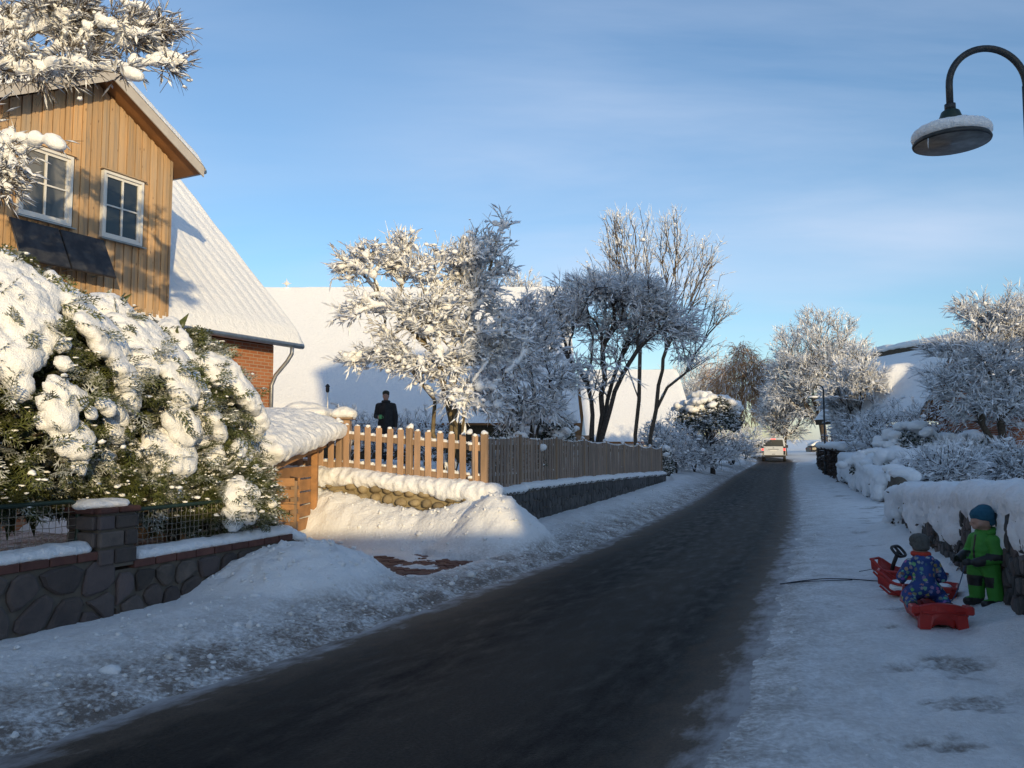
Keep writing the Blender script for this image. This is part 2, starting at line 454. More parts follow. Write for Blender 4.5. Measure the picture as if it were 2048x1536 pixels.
# --- icosphere templates and lumps of snow
def _ico(sub):
    b = bmesh.new(); bmesh.ops.create_icosphere(b, subdivisions=sub, radius=1.0)
    V = np.array([v.co[:] for v in b.verts]); F = np.array([[v.index for v in f.verts] for f in b.faces]); b.free(); return V, F
ICO1, ICO2 = _ico(1), _ico(2)
def many(tmpl, T, A=None):
    """copies of a template: T (n,3) places, A (n,3,3) row-axes or (n,3)/(n,) scales -> V, F"""
    V, F = tmpl; T = np.asarray(T, float); n = len(T)
    if A is None: A = np.ones(n)
    A = np.asarray(A, float)
    if A.ndim == 1: W = V[None] * A[:, None, None]
    elif A.ndim == 2: W = V[None] * A[:, None, :]
    else: W = np.einsum('vk,nkj->nvj', V, A)
    W = W + T[:, None, :]
    G = F[None] + (np.arange(n) * len(V))[:, None, None]
    return W.reshape(-1, 3), G.reshape(-1, F.shape[1])
def rough(tmpl, T, S, r, lo=.66, hi=1.28):
    """copies of a template with every corner pushed in or out: irregular lumps"""
    V, F = tmpl; T, S = np.asarray(T, float), np.asarray(S, float); n = len(T)
    W = V[None] * r.uniform(lo, hi, (n, len(V), 1)) * S[:, None, :] + T[:, None, :]
    return W.reshape(-1, 3), (F[None] + (np.arange(n) * len(V))[:, None, None]).reshape(-1, 3)
def remesh(V, F, voxel, it=3, fac=.6):
    """one closed skin round overlapping lumps"""
    me = np_mesh(V, F); o = bpy.data.objects.new('tmp', me); COL.objects.link(o)
    md = o.modifiers.new('r', 'REMESH'); md.mode = 'VOXEL'; md.voxel_size = voxel; md.use_smooth_shade = True
    if it:
        m2 = o.modifiers.new('s', 'SMOOTH'); m2.iterations = it; m2.factor = fac
    dg = bpy.context.evaluated_depsgraph_get()
    out = bpy.data.meshes.new_from_object(o.evaluated_get(dg))
    bpy.data.objects.remove(o); bpy.data.meshes.remove(me)
    return out
def blob(name, C, S, voxel, mat='snow', parent=None, it=3, amp=.0, fr=6.0, cut=None, kind=None):
    """snow cushion out of ellipsoids (centres C, half sizes S), merged into one skin and roughened"""
    C = np.asarray(C, float); S = np.asarray(S, float)
    V, F = many(ICO2, C, S)
    me = remesh(V, F, voxel, it)
    n = len(me.vertices); co = np.empty(n * 3, np.float32); me.vertices.foreach_get('co', co); co = co.reshape(-1, 3).astype(float)
    if amp > 0:
        no = np.empty(n * 3, np.float32); me.vertices.foreach_get('normal', no); no = no.reshape(-1, 3)
        co = co + no * (amp * billow(co[:, 0] * fr, co[:, 1] * fr, co[:, 2] * fr, 3))[:, None]
    if cut is not None: co = cut(co)
    if parent is not None: co = co - WLOC[parent.name]
    me.vertices.foreach_set('co', co.astype(np.float32).ravel()); me.update()
    me.polygons.foreach_set('use_smooth', np.ones(len(me.polygons), bool))
    return place(me, name, mat, parent, kind)
# ================================================================ THE GROUND
_yl = np.array([-200, -60, 4.13, 6.1, 8.05, 11.8, 21.9, 38.5, 62, 75, 84, 92, 100, 110, 600])
_xl = np.array([-98.6, -32.8, -2.55, -1.56, -.66, 1.16, 5.0, 10.7, 19.1, 23.0, 23.6, 23.0, 20.0, 14.0, -400])
_yr = np.array([-200, -60, 3.9, 6.1, 9.56, 15.3, 21.9, 38.5, 62, 75, 84, 92, 100, 110, 600])
_xr = np.array([-95.2, -29.4, .8, 1.75, 3.1, 5.36, 7.7, 13.4, 21.9, 26.0, 27.3, 27.3, 25.0, 19.5, -395])
_ys = np.concatenate([np.arange(-200, 120, .5), np.arange(120, 601, 20)])
def _smt(y, x):
    v = np.interp(_ys, y, x); k = np.exp(-np.linspace(-2, 2, 13) ** 2); k /= k.sum()
    e = np.pad(v, 6, mode='reflect', reflect_type='odd'); return np.convolve(e, k, 'valid')
_XL, _XR = _smt(_yl, _xl), _smt(_yr, _xr)
def XL(Y): return np.interp(Y, _ys, _XL)
def XR(Y): return np.interp(Y, _ys, _XR)

W1O, W1U = np.array((-3.84, 5.97)), nrm(np.array((.41, 1.0)))          # left wall, along the street
W1N = np.array((W1U[1], -W1U[0]))                                       # towards the street
W1_LEN = 3.62
KC = np.array((-.49, 12.25))                                            # fence corner at the driveway
FD = nrm(np.array((-.94, .34)))                                         # driveway fence runs back this way
FN = np.array((-.34, -.94)); FN = nrm(FN)                               # towards the camera
W2U = nrm(np.array((.354, 1.0))); W2N = np.array((W2U[1], -W2U[0]))      # street fence
W2_LEN = 18.7
def xw1(Y): return W1O[0] + .41 * (Y - W1O[1])
def xw2(Y): return KC[0] + .354 * (Y - KC[1])
_ry = np.array([-60, 2, 6.95, 14.6, 14.7, 20.4, 20.5, 29.6, 45.4, 70, 90]); _rx = np.array([-21, 2.55, 4.48, 7.02, 9.0, 10.2, 9.55, 12.4, 17.6, 27.0, 36])
def xw3(Y): return np.interp(Y, _ry, _rx)

def ground(X, Y):
    """height of the snow and the amount of grit in it"""
    eL, eR = (XL(Y) - X) * .925, (X - XR(Y)) * .925
    wob = .10 * pn(X * 1.3, Y * 1.3) + .06 * pn(X * 4, Y * 4) + .05 * pn(X * 10, Y * 10, 3)
    eLn, eRn = eL + wob, eR + wob * 1.6
    hl = np.interp(eLn, [-.3, 0, .22, .55, .95, 1.35, 1.9, 2.4, 6], [-.08, -.03, .010, .045, .13, .17, .11, .07, .1])
    hr = np.interp(eRn, [-.3, 0, .3, .9, 2, 3], [-.08, -.03, .006, .02, .045, .09])
    h = np.where(eL > -.3, hl, np.where(eR > -.3, hr, -.08))
    h = np.where((eL <= -.3) & (eR <= -.3), -.08, h)
    dirt = np.where(eL > 0, np.interp(eLn, [-.2, .25, .6, 1.0, 1.5, 2.0], [1.0, 1.0, .74, .38, .14, .0]), 0)
    dirt = np.where(eR > 0, np.interp(eRn, [-.2, .12, .5, 1.2, 2.4], [.95, .72, .46, .24, .08]), dirt)
    near = np.clip(1 - (Y - 14) / 25, .15, 1)
    lump = billow(X * 5.5, Y * 5.5, .3, 4, .55)
    rough = np.where(eL > .2, np.interp(eLn, [.1, .5, 1.2, 2.2], [.012, .030, .035, .018]), 0)
    packed = .034 * fbm(X * 2.2, Y * 2.2, 1.5, 4) + .017 * billow(X * 8, Y * 8, 2.2, 3)
    tread = smooth(.05, .4, np.abs(np.sin(eR * 7.2 + 1.3 * pn(X * .8, Y * .8)))) * .012
    h = h + np.where(eL > .1, rough * lump, 0) + np.where(eR > .05, (packed - tread * np.exp(-eR * .9)) * smooth(0, .6, eR), 0)
    # ---- driveway between the two left walls
    sF = (X - KC[0]) * FN[0] + (Y - KC[1]) * FN[1]           # > 0 on the camera's side of the driveway fence
    pF = (X - KC[0]) * FD[0] + (Y - KC[1]) * FD[1]
    a1 = (X - W1O[0]) * W1U[0] + (Y - W1O[1]) * W1U[1]; q1 = (X - W1O[0]) * W1N[0] + (Y - W1O[1]) * W1N[1]
    drv = smooth(W1_LEN - .1, W1_LEN + .35, a1) * smooth(-.05, .05, sF) * smooth(.5, 1.1, eL)
    flat = .012 + .014 * fbm(X * 3, Y * 3, 4, 4) + .010 * billow(X * 11, Y * 11, 3, 3)
    h = h * (1 - drv) + drv * flat
    pav = drv * smooth(.6, 1.1, eL) * np.exp(-(((X + 1.55) / 1.65) ** 4 + ((Y - 10.6) / 1.7) ** 4)) 
    h = h - pav * (.010 + .050 * smooth(-.22, .15, fbm(X * 1.5, Y * 1.5, 8.8, 4)))
    dirt = np.maximum(dirt * (1 - drv * .55), drv * (.16 + .34 * smooth(2.2, .7, eL)))
    # ---- shovelled bank below the driveway fence
    zb = np.interp(pF, [-.4, .3, .9, 1.6, 2.4, 3.4, 6], [.60, .50, .38, .47, .60, .68, .74])
    bank = zb * smooth(.95, .06, sF) ** .8 * smooth(-.9, -.1, pF)
    bank = bank * (1 + .15 * billow(X * 3.1, Y * 3.1, 5, 4)) + .055 * smooth(.05, .35, bank) * billow(X * 6.5, Y * 6.5, 1, 3)
    h = np.where((sF > -.02) & (sF < 1.2) & (bank > .02), np.maximum(h, bank), h)
    # ---- heap at the fence corner
    dx, dy = X - (KC[0] + .28), Y - (KC[1] - .42)
    ca = dx * W2U[0] + dy * W2U[1]; cb = dx * W2N[0] + dy * W2N[1]
    heap = .64 * np.exp(-(np.where(ca > 0, ca / .85, ca / .62)) ** 2 - (np.where(cb > 0, cb / .68, cb / .7)) ** 2)
    heap = heap * (1 + .15 * billow(X * 3.3, Y * 3.3, 9, 4)) + .05 * smooth(.08, .3, heap) * billow(X * 8, Y * 8, 2, 3)
    heap = heap * smooth(.05, .7, eL)
    h = np.where(heap > .06, np.maximum(h, heap), h)
    # ---- big pile at the end of the left wall
    dx, dy = X + 2.10, Y - 8.45
    ca = dx * W1U[0] + dy * W1U[1]; cb = dx * W1N[0] + dy * W1N[1]
    pile = .39 * np.exp(-(np.where(ca > 0, np.abs(ca / .80) ** 2.4, np.abs(ca / 1.1) ** 1.7)) - np.abs(np.where(cb > 0, cb / .82, cb / 1.3)) ** 2.0)
    pile = pile * (1 + .17 * billow(X * 3.4, Y * 3.4, 12, 4)) + .055 * smooth(.05, .25, pile) * billow(X * 8, Y * 8, 4, 4)
    pile = pile * smooth(.1, .9, eL)
    h = np.where(pile > .06, np.maximum(h, pile), h)
    dirt = dirt * (1 - .9 * smooth(.12, .3, np.maximum(pile, heap)))
    dirt = dirt * (1 - .95 * smooth(.2, .3, np.where(sF > -.02, bank, 0)))
    # ---- gardens behind the left walls
    g1 = smooth(-.25, -.55, q1) * smooth(W1_LEN + .1, W1_LEN - .3, a1) * (Y < 13)
    h = h * (1 - g1) + g1 * (.42 + .05 * fbm(X * 5, Y * 5, 3, 3)); dirt = np.maximum(dirt * (1 - g1), g1 * 1.0)
    q2 = (X - KC[0]) * W2N[0] + (Y - KC[1]) * W2N[1]; a2 = (X - KC[0]) * W2U[0] + (Y - KC[1]) * W2U[1]
    zg = np.interp(a2, [0, 3, 9, 18, 26, 40], [.82, .78, .72, .45, .35, .3])
    zg = zg + np.clip(-q2 - .5, 0, 9) * .045
    zg = zg + .05 * fbm(X * .9, Y * .9, 2, 3)
    ing = (sF < -.12) & (q2 < -.24)
    h = np.where(ing, zg, h)
    # past the end of the street wall the bank slopes down to the road
    past = smooth(W2_LEN, W2_LEN + 1.2, a2) * smooth(.4, 2.4, eL) * (q2 > -8)
    h = np.where((a2 > W2_LEN) & (eL > .3), np.maximum(h * smooth(3.5, 1.2, eL) + zg * smooth(.8, 3.0, eL), .06), h)
    # ---- gardens on the right
    q3 = X - xw3(Y)
    gr = smooth(.25, .7, q3)
    lvl = .42 + .04 * fbm(X * .6, Y * .6, 6, 3) + .12 * smooth(.2, .6, pn(X * .5, Y * .5, 3))
    path = ((Y > 14.75) & (Y < 20.2))
    h = np.where((q3 > .2) & (Y > 2) & ~path, h * (1 - gr) + gr * lvl, h)
    h = np.where(path & (q3 > -1), np.maximum(h, .04 + .38 * smooth(1.0, 5.0, q3)), h)
    # banked-up snow along the foot of the right wall
    ft = smooth(-.75, -.05, q3) * (q3 < .3) * (Y > 1) * (Y < 14.8) * (.16 + .12 * pn(X * 1.7, Y * 1.7, 9))
    h = h + np.clip(ft, 0, .3)
    dirt = dirt * smooth(.1, -.4, q3)
    bare = smooth(.16, .36, fbm(X * 1.1, Y * 2.2, 21, 5, .6)) * smooth(.5, 1.2, eR) * smooth(-.35, -.9, q3)
    dirt = np.maximum(dirt, bare * .8); h = h - bare * .012
    # far land
    far = smooth(110, 300, np.hypot(X - 20, Y)); h = h * (1 - far) + far * (.2 + 3.0 * smooth(200, 600, Y))
    return h, np.clip(dirt, 0, 1)

def axis(d0, d1, step, d2, step2, g=1.12, far_lo=-400, far_hi=600):
    a = list(np.arange(d0, d1, step)); s = step; x = a[-1]
    while x < d2: s = min(s * 1.05, step2); x += s; a.append(x)
    while x < far_hi: s = min(s * g, 30); x += s; a.append(x)
    s = step; x = a[0]; b = []
    while x > far_lo: s = min(s * g, 30); x -= s; b.append(x)
    return np.array(b[::-1] + a)
gx = axis(-4.6, 5.2, .054, 12.5, .14, 1.07, -500, 700)
gy = axis(3.2, 13.0, .052, 33, .18, 1.06, -200, 900)
GX, GY = np.meshgrid(gx, gy)
GH, GD = ground(GX, GY)
nx_, ny_ = len(gx), len(gy)
idx = np.arange(nx_ * ny_).reshape(ny_, nx_)
F = np.stack([idx[:-1, :-1], idx[:-1, 1:], idx[1:, 1:], idx[1:, :-1]], -1).reshape(-1, 4)
g_me = np_mesh(np.stack([GX, GY, GH], -1).reshape(-1, 3), F, sm=True)
at_ = g_me.attributes.new('dirt', 'FLOAT', 'POINT'); at_.data.foreach_set('value', GD.ravel().astype(np.float32))
tag(place(g_me, 'snow_ground', 'ground_snow'), kind='structure')
def gz(x, y): return float(ground(np.array([float(x)]), np.array([float(y)]))[0][0])

# road sheet: lies a little above the ground's bed, under the snow of both verges
ys = np.concatenate([np.arange(-60, 2, 2.0), np.arange(2, 40, .4), np.arange(40, 125, 1.5)])
us = np.linspace(-.9, 1, 20); L_, R_ = XL(ys), XR(ys)
rows = []; al = []; acx = []; ed = []
wid = (R_ - L_)
for e in np.linspace(0, 1, 24):
    X = (L_ - .8) + (wid + 1.6) * e
    rows.append(np.stack([X, ys, np.full_like(X, -.012)], -1))
    al.append(ys * 1.07); acx.append((X - L_) * .925); ed.append(np.minimum(X - L_, R_ - X) * .925)
V = np.stack(rows, 1).reshape(-1, 3); ne = 24
idx = np.arange(len(ys) * ne).reshape(len(ys), ne)
F = np.stack([idx[:-1, :-1], idx[:-1, 1:], idx[1:, 1:], idx[1:, :-1]], -1).reshape(-1, 4)
r_me = np_mesh(V, F, sm=True)
for nm, val in (('along', al), ('across', acx), ('edge', ed)):
    a_ = r_me.attributes.new(nm, 'FLOAT', 'POINT'); a_.data.foreach_set('value', np.stack(val, 1).ravel().astype(np.float32))
tag(place(r_me, 'road', 'asphalt'), kind='structure')

# loose clods thrown up by the plough: nobody could count them
n = 3000
Yc = 3.4 + rng.random(n) ** 1.5 * 22; side = rng.random(n) < .8
e = np.where(side, .12 + rng.gamma(2.0, .34, n), .1 + rng.gamma(1.3, .5, n))
Xc = np.where(side, XL(Yc) - e / .925, XR(Yc) + e / .925)
extra = 350
Xc[:extra] = -2.0 + rng.normal(0, .75, extra); Yc[:extra] = 8.2 + rng.normal(0, .75, extra)
Xc[extra:2 * extra] = KC[0] + FD[0] * rng.uniform(-.8, 3.2, extra) + FN[0] * rng.uniform(.1, 1.0, extra); Yc[extra:2 * extra] = KC[1] + FD[1] * rng.uniform(-.8, 3.2, extra) + FN[1] * rng.uniform(.1, 1.0, extra)
ok = ((Xc < XL(Yc) - .05) | (Xc > XR(Yc) + .05)) & ~((((Xc - W1O[0]) * W1N[0] + (Yc - W1O[1]) * W1N[1]) < .05) & (Yc < 9.4))
Xc, Yc = Xc[ok], Yc[ok]; n = len(Xc)
Zc, Dc = ground(Xc, Yc)
sz = np.clip(rng.lognormal(-4.7, .6, n), .004, .04) * np.where(np.arange(n) < 1500, 1.35, 1.0)
sz = np.where(Xc > XR(Yc), sz * .55, sz)
S = sz[:, None] * rng.uniform(.7, 1.35, (n, 3)) * np.array((1, 1, .75))
V, F = rough(ICO1, np.stack([Xc, Yc, Zc + sz * .1], -1), S, rng)
c_me = np_mesh(V, F)
a_ = c_me.attributes.new('dirt', 'FLOAT', 'POINT'); a_.data.foreach_set('value', np.repeat(np.clip(Dc * rng.uniform(0, .8, n), 0, 1), len(ICO1[0])).astype(np.float32))
tag(place(c_me, 'snow_clods', 'ground_snow', kind='stuff'), 'loose crumbs of snow scattered along the verges', 'snow')

# driveway of red clinker pavers showing through thin snow
drive = MB().add([(-5.6, 9.2, -.07), (.2, 8.8, -.07), (.4, 12.0, -.07), (-5.6, 14.2, -.07)], [(0, 1, 2, 3)]).build('driveway', 'grit')
tag(drive, kind='structure')
pb = MB().aabb((-.094, -.044, -.06), (.094, .044, 0)).build('paver', 'paver', bevel=.004)
pm = pb.data; bpy.data.objects.remove(pb)
cnt = 0
ang = math.atan2(W1U[1], W1U[0]) + R(45)
ca_, sa_ = math.cos(ang), math.sin(ang)
spots = []
for i in range(-18, 19):
    for j in range(-18, 19):
        d = (i - j) % 4
        if d == 0: u0, v0, a = i * .1 + .1, j * .1 + .05, 0
        elif d == 3: u0, v0, a = i * .1 + .05, j * .1 + .1, math.pi / 2
        else: continue
        spots.append((-2.0 + ca_ * u0 - sa_ * v0, 10.9 + sa_ * u0 + ca_ * v0, ang + a))
sx = np.array(spots); hh, _ = ground(sx[:, 0], sx[:, 1])
ee = (XL(sx[:, 1]) - sx[:, 0]) * .925
order = np.argsort(hh)
for k in order:
    if ee[k] < .62 or hh[k] > .05 or cnt >= 295: continue
    share(pm, 'paver', drive, (sx[k, 0], sx[k, 1], -.008 + .012 * math.sin(k * 7.3)), (0, 0, sx[k, 2])); cnt += 1

# ================================================================ STONES
def cells(w, h, size, r, aspect=1.0):
    """irregular polygons filling a w x h rectangle"""
    nu, nv = max(1, round(w / (size * aspect))), max(1, round(h / size))
    P = np.array([((i + .5 + r.uniform(-.36, .36) + .25 * (j % 2) - .12) * w / nu, (j + .5 + r.uniform(-.34, .34)) * h / nv) for j in range(nv) for i in range(nu)])
    out = []
    for a in range(len(P)):
        poly = [np.array(q, float) for q in ((0, 0), (w, 0), (w, h), (0, h))]
        dist = np.linalg.norm(P - P[a], axis=1)
        for b in np.argsort(dist)[1:18]:
            m, nn = (P[a] + P[b]) / 2, P[b] - P[a]; new = []
            for k in range(len(poly)):
                c, d = poly[k], poly[(k + 1) % len(poly)]
                sc, sd = np.dot(c - m, nn), np.dot(d - m, nn)
                if sc <= 0: new.append(c)
                if sc * sd < 0: new.append(c + (d - c) * sc / (sc - sd))
            poly = new
            if len(poly) < 3: break
        if len(poly) >= 3: out.append((P[a], poly))
    return out
def stone_piece(name, cen, poly, org, u, n, gap, depth, mat, parent, r):
    """one stone: rounded polygon, proud of the joint, uneven face"""
    pts = []
    for k in range(len(poly)):
        a, b = poly[k], poly[(k + 1) % len(poly)]
        pts += [a + (b - a) * .22, a + (b - a) * .78]
    pts = np.array(pts); c = pts.mean(0); d = pts - c; L = np.linalg.norm(d, axis=1, keepdims=True)
    if L.max() < gap * 2.5: return
    rim = c + d * np.maximum(1 - gap / L, .3) + r.uniform(-.006, .006, pts.shape)
    inn = c + (rim - c) * .84
    U, N, Z = np.array((u[0], u[1], 0)), np.array((n[0], n[1], 0)), np.array((0, 0, 1.0)); O = np.array(org, float)
    w = lambda q, dep: O + U * q[0] + Z * q[1] + N * dep
    k = len(rim); tilt = r.uniform(-.05, .05, 2)
    V = [w(q, -.03) for q in rim] + [w(q, depth * .55) for q in rim] + [w(q, depth + np.dot(q - c, tilt) + r.uniform(-.004, .004)) for q in inn] + [w(c, depth * 1.15)]
    F = []
    for i in range(k):
        j = (i + 1) % k
        F += [(i, j, k + j, k + i), (k + i, k + j, 2 * k + j, 2 * k + i), (2 * k + i, 2 * k + j, 3 * k)]
    MB().add(V, F).build(name, mat, parent, sm=False)
def snow_strip(name, path, halfw, top, parent, seed=0, voxel=.03, amp=.012, drop=0.0, step=.07, side=(1, 0)):
    """ridge of snow lying along a path (list of 3-D points on the surface it lies on)"""
    path = np.asarray(path, float); seg = np.linalg.norm(np.diff(path, axis=0), axis=1); s = np.concatenate([[0], np.cumsum(seg)])
    q = np.arange(0, s[-1] + 1e-6, step); P = np.stack([np.interp(q, s, path[:, i]) for i in range(3)], -1)
    r_ = np.random.default_rng(seed); sd = np.array((side[0], side[1], 0)); C = []; S = []
    for k, p in enumerate(P):
        a = 1 + .35 * pn(q[k] * 2.1, seed * 3.3, 1.7) + .15 * pn(q[k] * 7, seed, 4)
        C.append(p + (0, 0, top * .35 * a)); S.append((max(halfw, step), max(halfw, step), top * .75 * a))
        for sg in (-1, 1):
            C.append(p + sd * sg * halfw * .62 + (0, 0, top * .28 * a)); S.append((halfw * .5, halfw * .5, top * .6 * a * (1 + .2 * r_.standard_normal())))
    return blob(name, C, np.abs(np.array(S)), voxel, 'snow', parent, 3, amp, 9)

# ================================================================ LEFT STREET WALL
r1 = np.random.default_rng(11)
def w1(s, q, z): p = W1O + W1U * s + W1N * q; return np.array((p[0], p[1], z))
wall = thing('stone_wall', 'dark fieldstone street wall with clinker coping and pillar below the snowy conifers', 'wall', w1(1.5, -.15, 0))
W1U3, W1N3 = np.array((*W1U, 0)), np.array((*W1N, 0))
A0, A1, B0, B1 = -3.2, .88, 1.26, W1_LEN
core = MB()
core.box(w1((A0 + A1) / 2, -.15, .21), (W1U3, W1N3, (0, 0, 1)), ((A1 - A0) / 2 + .19, .15, .40))
core.box(w1((A1 + B1) / 2, -.152, .11), (W1U3, W1N3, (0, 0, 1)), ((B1 - A1) / 2, .148, .38))
core.build('wall_core', 'mortar', wall)
for cen, poly in cells(A1 - A0 + .2, .78, .27, r1, 1.15):
    stone_piece('stone', cen, poly, w1(A0, 0, -.17), W1U, W1N, .020, .036, 'stone', wall, r1)
for cen, poly in cells(B1 - A1 - .2, .64, .22, r1, 1.1):
    stone_piece('stone', cen, poly, w1(A1 + .2, 0, -.16), W1U, W1N, .018, .034, 'stone', wall, r1)
cb_ = MB().aabb((-.118, -.17, -.034), (.118, .17, .034)).build('x', 'clinker', bevel=.006); cm_ = cb_.data; bpy.data.objects.remove(cb_)
yaw1 = math.atan2(W1U[1], W1U[0])
s = A0
while s < A1 - .05:
    share(cm_, 'coping_brick', wall, w1(s + .06, -.145, .645), (r1.uniform(-.01, .01), 0, yaw1 + r1.uniform(-.012, .012)), (.47 if False else 1, 1, 1)); s += .247
s = B0
while s < B1 - .2:
    share(cm_, 'coping_brick', wall, w1(s + .12, -.145, .522), (r1.uniform(-.01, .01), 0, yaw1 + r1.uniform(-.012, .012))); s += .247
# pillar
pil = MB().box(w1(1.07, -.16, .78), (W1U3, W1N3, (0, 0, 1)), (.175, .188, .255)).build('pillar', 'mortar', wall)
for row, (z0, z1, wd) in enumerate([(.55, .69, .20), (.70, .84, .205), (.85, .975, .21), (.985, 1.045, .225)]):
    split = .5 + (.14 if row % 2 else -.1) if row < 3 else .47
    for sx0, sx1 in ((0, split), (split, 1)):
        m = MB(); u0, u1 = 1.07 - wd + 2 * wd * sx0 + .008, 1.07 - wd + 2 * wd * sx1 - .008
        m.box(w1((u0 + u1) / 2, .03, (z0 + z1) / 2), (W1U3, W1N3, (0, 0, 1)), ((u1 - u0) / 2, .025 + .01 * (row == 3), (z1 - z0) / 2 - .006))
        m.build('pillar_stone' if row < 3 else 'pillar_brick', 'stone' if row < 3 else 'clinker', pil, bevel=.012)
    m = MB().box(w1(1.07 - wd + .01, -.16, (z0 + z1) / 2), (W1N3, W1U3, (0, 0, 1)), (.16, .03, (z1 - z0) / 2 - .006)); m.build('pillar_stone' if row < 3 else 'pillar_brick', 'stone' if row < 3 else 'clinker', pil, bevel=.012)
MB().box(w1(1.07, -.16, 1.02), (W1U3, W1N3, (0, 0, 1)), (.215, .20, .02)).build('pillar_top', 'clinker', pil)
snow_strip('pillar_snow', [w1(.94, -.15, 1.04), w1(1.2, -.15, 1.04)], .15, .06, wall, 3, .02, .008, side=W1N)
snow_strip('wall_snow', [w1(A0, -.13, .68), w1(A1 - .05, -.13, .68)], .125, .075, wall, 5, .022, .010, side=W1N)
snow_strip('wall_snow', [w1(B0 + .12, -.13, .556), w1(B1 - .12, -.13, .556)], .125, .075, wall, 6, .022, .010, side=W1N)
# rounded boulders at the end of the wall
for k, (s_, q_, z_, r_) in enumerate([(B1 - .05, -.05, .36, .15), (B1 + .02, -.22, .33, .14), (B1 - .02, .0, .10, .17), (B1 + .05, -.2, .08, .16), (B1 - .28, -.02, .40, .13)]):
    V, F = many(ICO2, [w1(s_, q_, z_)], [(r_ * .9, r_, r_ * .85)]); V = V + .02 * pn(V[:, 0] * 9, V[:, 1] * 9, V[:, 2] * 9)[:, None]
    solid('end_stone', V, F, 'stone', wall, sm=True)
blob('wall_snow', [w1(B1 - .1, -.14, .55), w1(B1 + .02, -.1, .50), w1(B1 + .1, -.02, .36), w1(B1 + .14, -.1, .2)], [(.16, .16, .06), (.15, .15, .06), (.06, .07, .14), (.05, .07, .16)], .025, 'snow', wall, 2, .008)

# ---- two panels of wire mesh in a dark green tube frame
def mesh_panel(s0, s1, z0, z1, label, q=-.20):
    t_ = thing('mesh_fence_panel', label, 'fence', w1((s0 + s1) / 2, q, z0), 'wire mesh panels on the left wall')
    rr = .10; path = []
    for cs, cz, a0 in ((s1 - rr, z1 - rr, 0), (s0 + rr, z1 - rr, 90), (s0 + rr, z0 + rr, 180), (s1 - rr, z0 + rr, 270)):
        for k in range(7):
            a = R(a0 + 15 * k); path.append(w1(cs + rr * math.cos(a), q, cz + rr * math.sin(a)))
    path.append(path[0]); MB().tube(path, .021, 8, caps=False).build('frame', 'green_metal', t_, sm=True)
    m = MB(); rw = np.random.default_rng(5); st = .058
    for k in range(1, int((s1 - s0) / st)):
        s = s0 + k * st; pts = [w1(s + .004 * math.sin(j * 3.1), q + .004 * (-1) ** (j + k), z0 + .01 + (z1 - z0 - .02) * j / 8) for j in range(9)]; m.tube(pts, .0028, 4)
    for k in range(1, int((z1 - z0) / st)):
        z = z0 + k * st; n_ = max(4, int((s1 - s0) / .12)); pts = [w1(s0 + .01 + (s1 - s0 - .02) * j / n_, q + .004 * (-1) ** (j + k), z + .004 * math.sin(j * 2.3)) for j in range(n_ + 1)]; m.tube(pts, .0028, 4)
    m.build('wire_mesh', 'wire', t_)
mesh_panel(-1.9, .86, .72, 1.10, 'left wire mesh panel in a dark green tube frame beside the pillar')
mesh_panel(1.32, 3.42, .58, .98, 'right wire mesh panel in a dark green tube frame half hidden by conifer sprays')

# ================================================================ DRIVEWAY AND STREET WALLS WITH PICKET FENCES
def fz(p):   # top of the wall below the driveway fence
    return float(np.interp(p, [0, 1.3, 2.55, 4.2], [.80, .90, 1.0, 1.04]))
def fp(p, s, z): q = KC + FD * p + FN * s; return np.array((q[0], q[1], z))
def sp(a, q, z): b = KC + W2U * a + W2N * q; return np.array((b[0], b[1], z))
FD3, FN3, W2U3, W2N3 = [np.array((*v, 0)) for v in (FD, FN, W2U, W2N)]
bw = thing('boulder_wall', 'low wall of round sandy boulders below the sunlit picket fence', 'wall', fp(2, -.2, .3))
m = MB()
for p0, p1 in ((-.05, 1.3), (1.3, 2.55), (2.55, 4.4)):
    P = [fp(p0, -.04, -.1), fp(p1, -.04, -.1), fp(p1, -.4, -.1), fp(p0, -.4, -.1), fp(p0, -.04, fz(p0)), fp(p1, -.04, fz(p1)), fp(p1, -.4, fz(p1)), fp(p0, -.4, fz(p0))]
    m.hexa(P)
m.build('wall_core', 'sand_mortar', bw)
r2 = np.random.default_rng(21)
for row in range(5):
    p = .12 + .07 * (row % 2)
    while p < 4.2:
        w = r2.uniform(.075, .115); z = fz(p) - .085 - row * .145 + r2.uniform(-.02, .02)
        if z > .1 and r2.random() < .93:
            V, F = many(ICO2, [fp(p + w, -.015, z)], [(w, .085, r2.uniform(.062, .085))])
            # turn the lump to lie along the wall
            c = fp(p + w, -.015, z); d = V - c; V = c + d[:, :1] * FD3 + d[:, 1:2] * FN3 + d[:, 2:] * np.array((0, 0, 1.0))
            V = V + .018 * np.stack([pn(V[:, 0] * 11 + k * 5, V[:, 1] * 11, V[:, 2] * 11) for k in range(3)], -1)
            solid('boulder', V, F, 'boulder', bw, sm=True)
        p += 2 * w + r2.uniform(.015, .06)
C, S = [], []
for p in np.arange(-.1, 4.3, .06):
    a = 1 + .3 * pn(p * 2.3, 5.5) + .25 * pn(p * 6, 1.5)
    C.append(fp(p, -.12, fz(max(p, 0)) + .04)); S.append((.20, .17, .10 * a))
    C.append(fp(p, -.03 + .06 * pn(p * 3, 2), fz(max(p, 0)) + .0 - .10 * pn(p * 2.1, 8.5))); S.append((.08, .09, .09 * a))
blob('wall_snow', C, S, .028, 'snow', bw, 1, .040, 6)

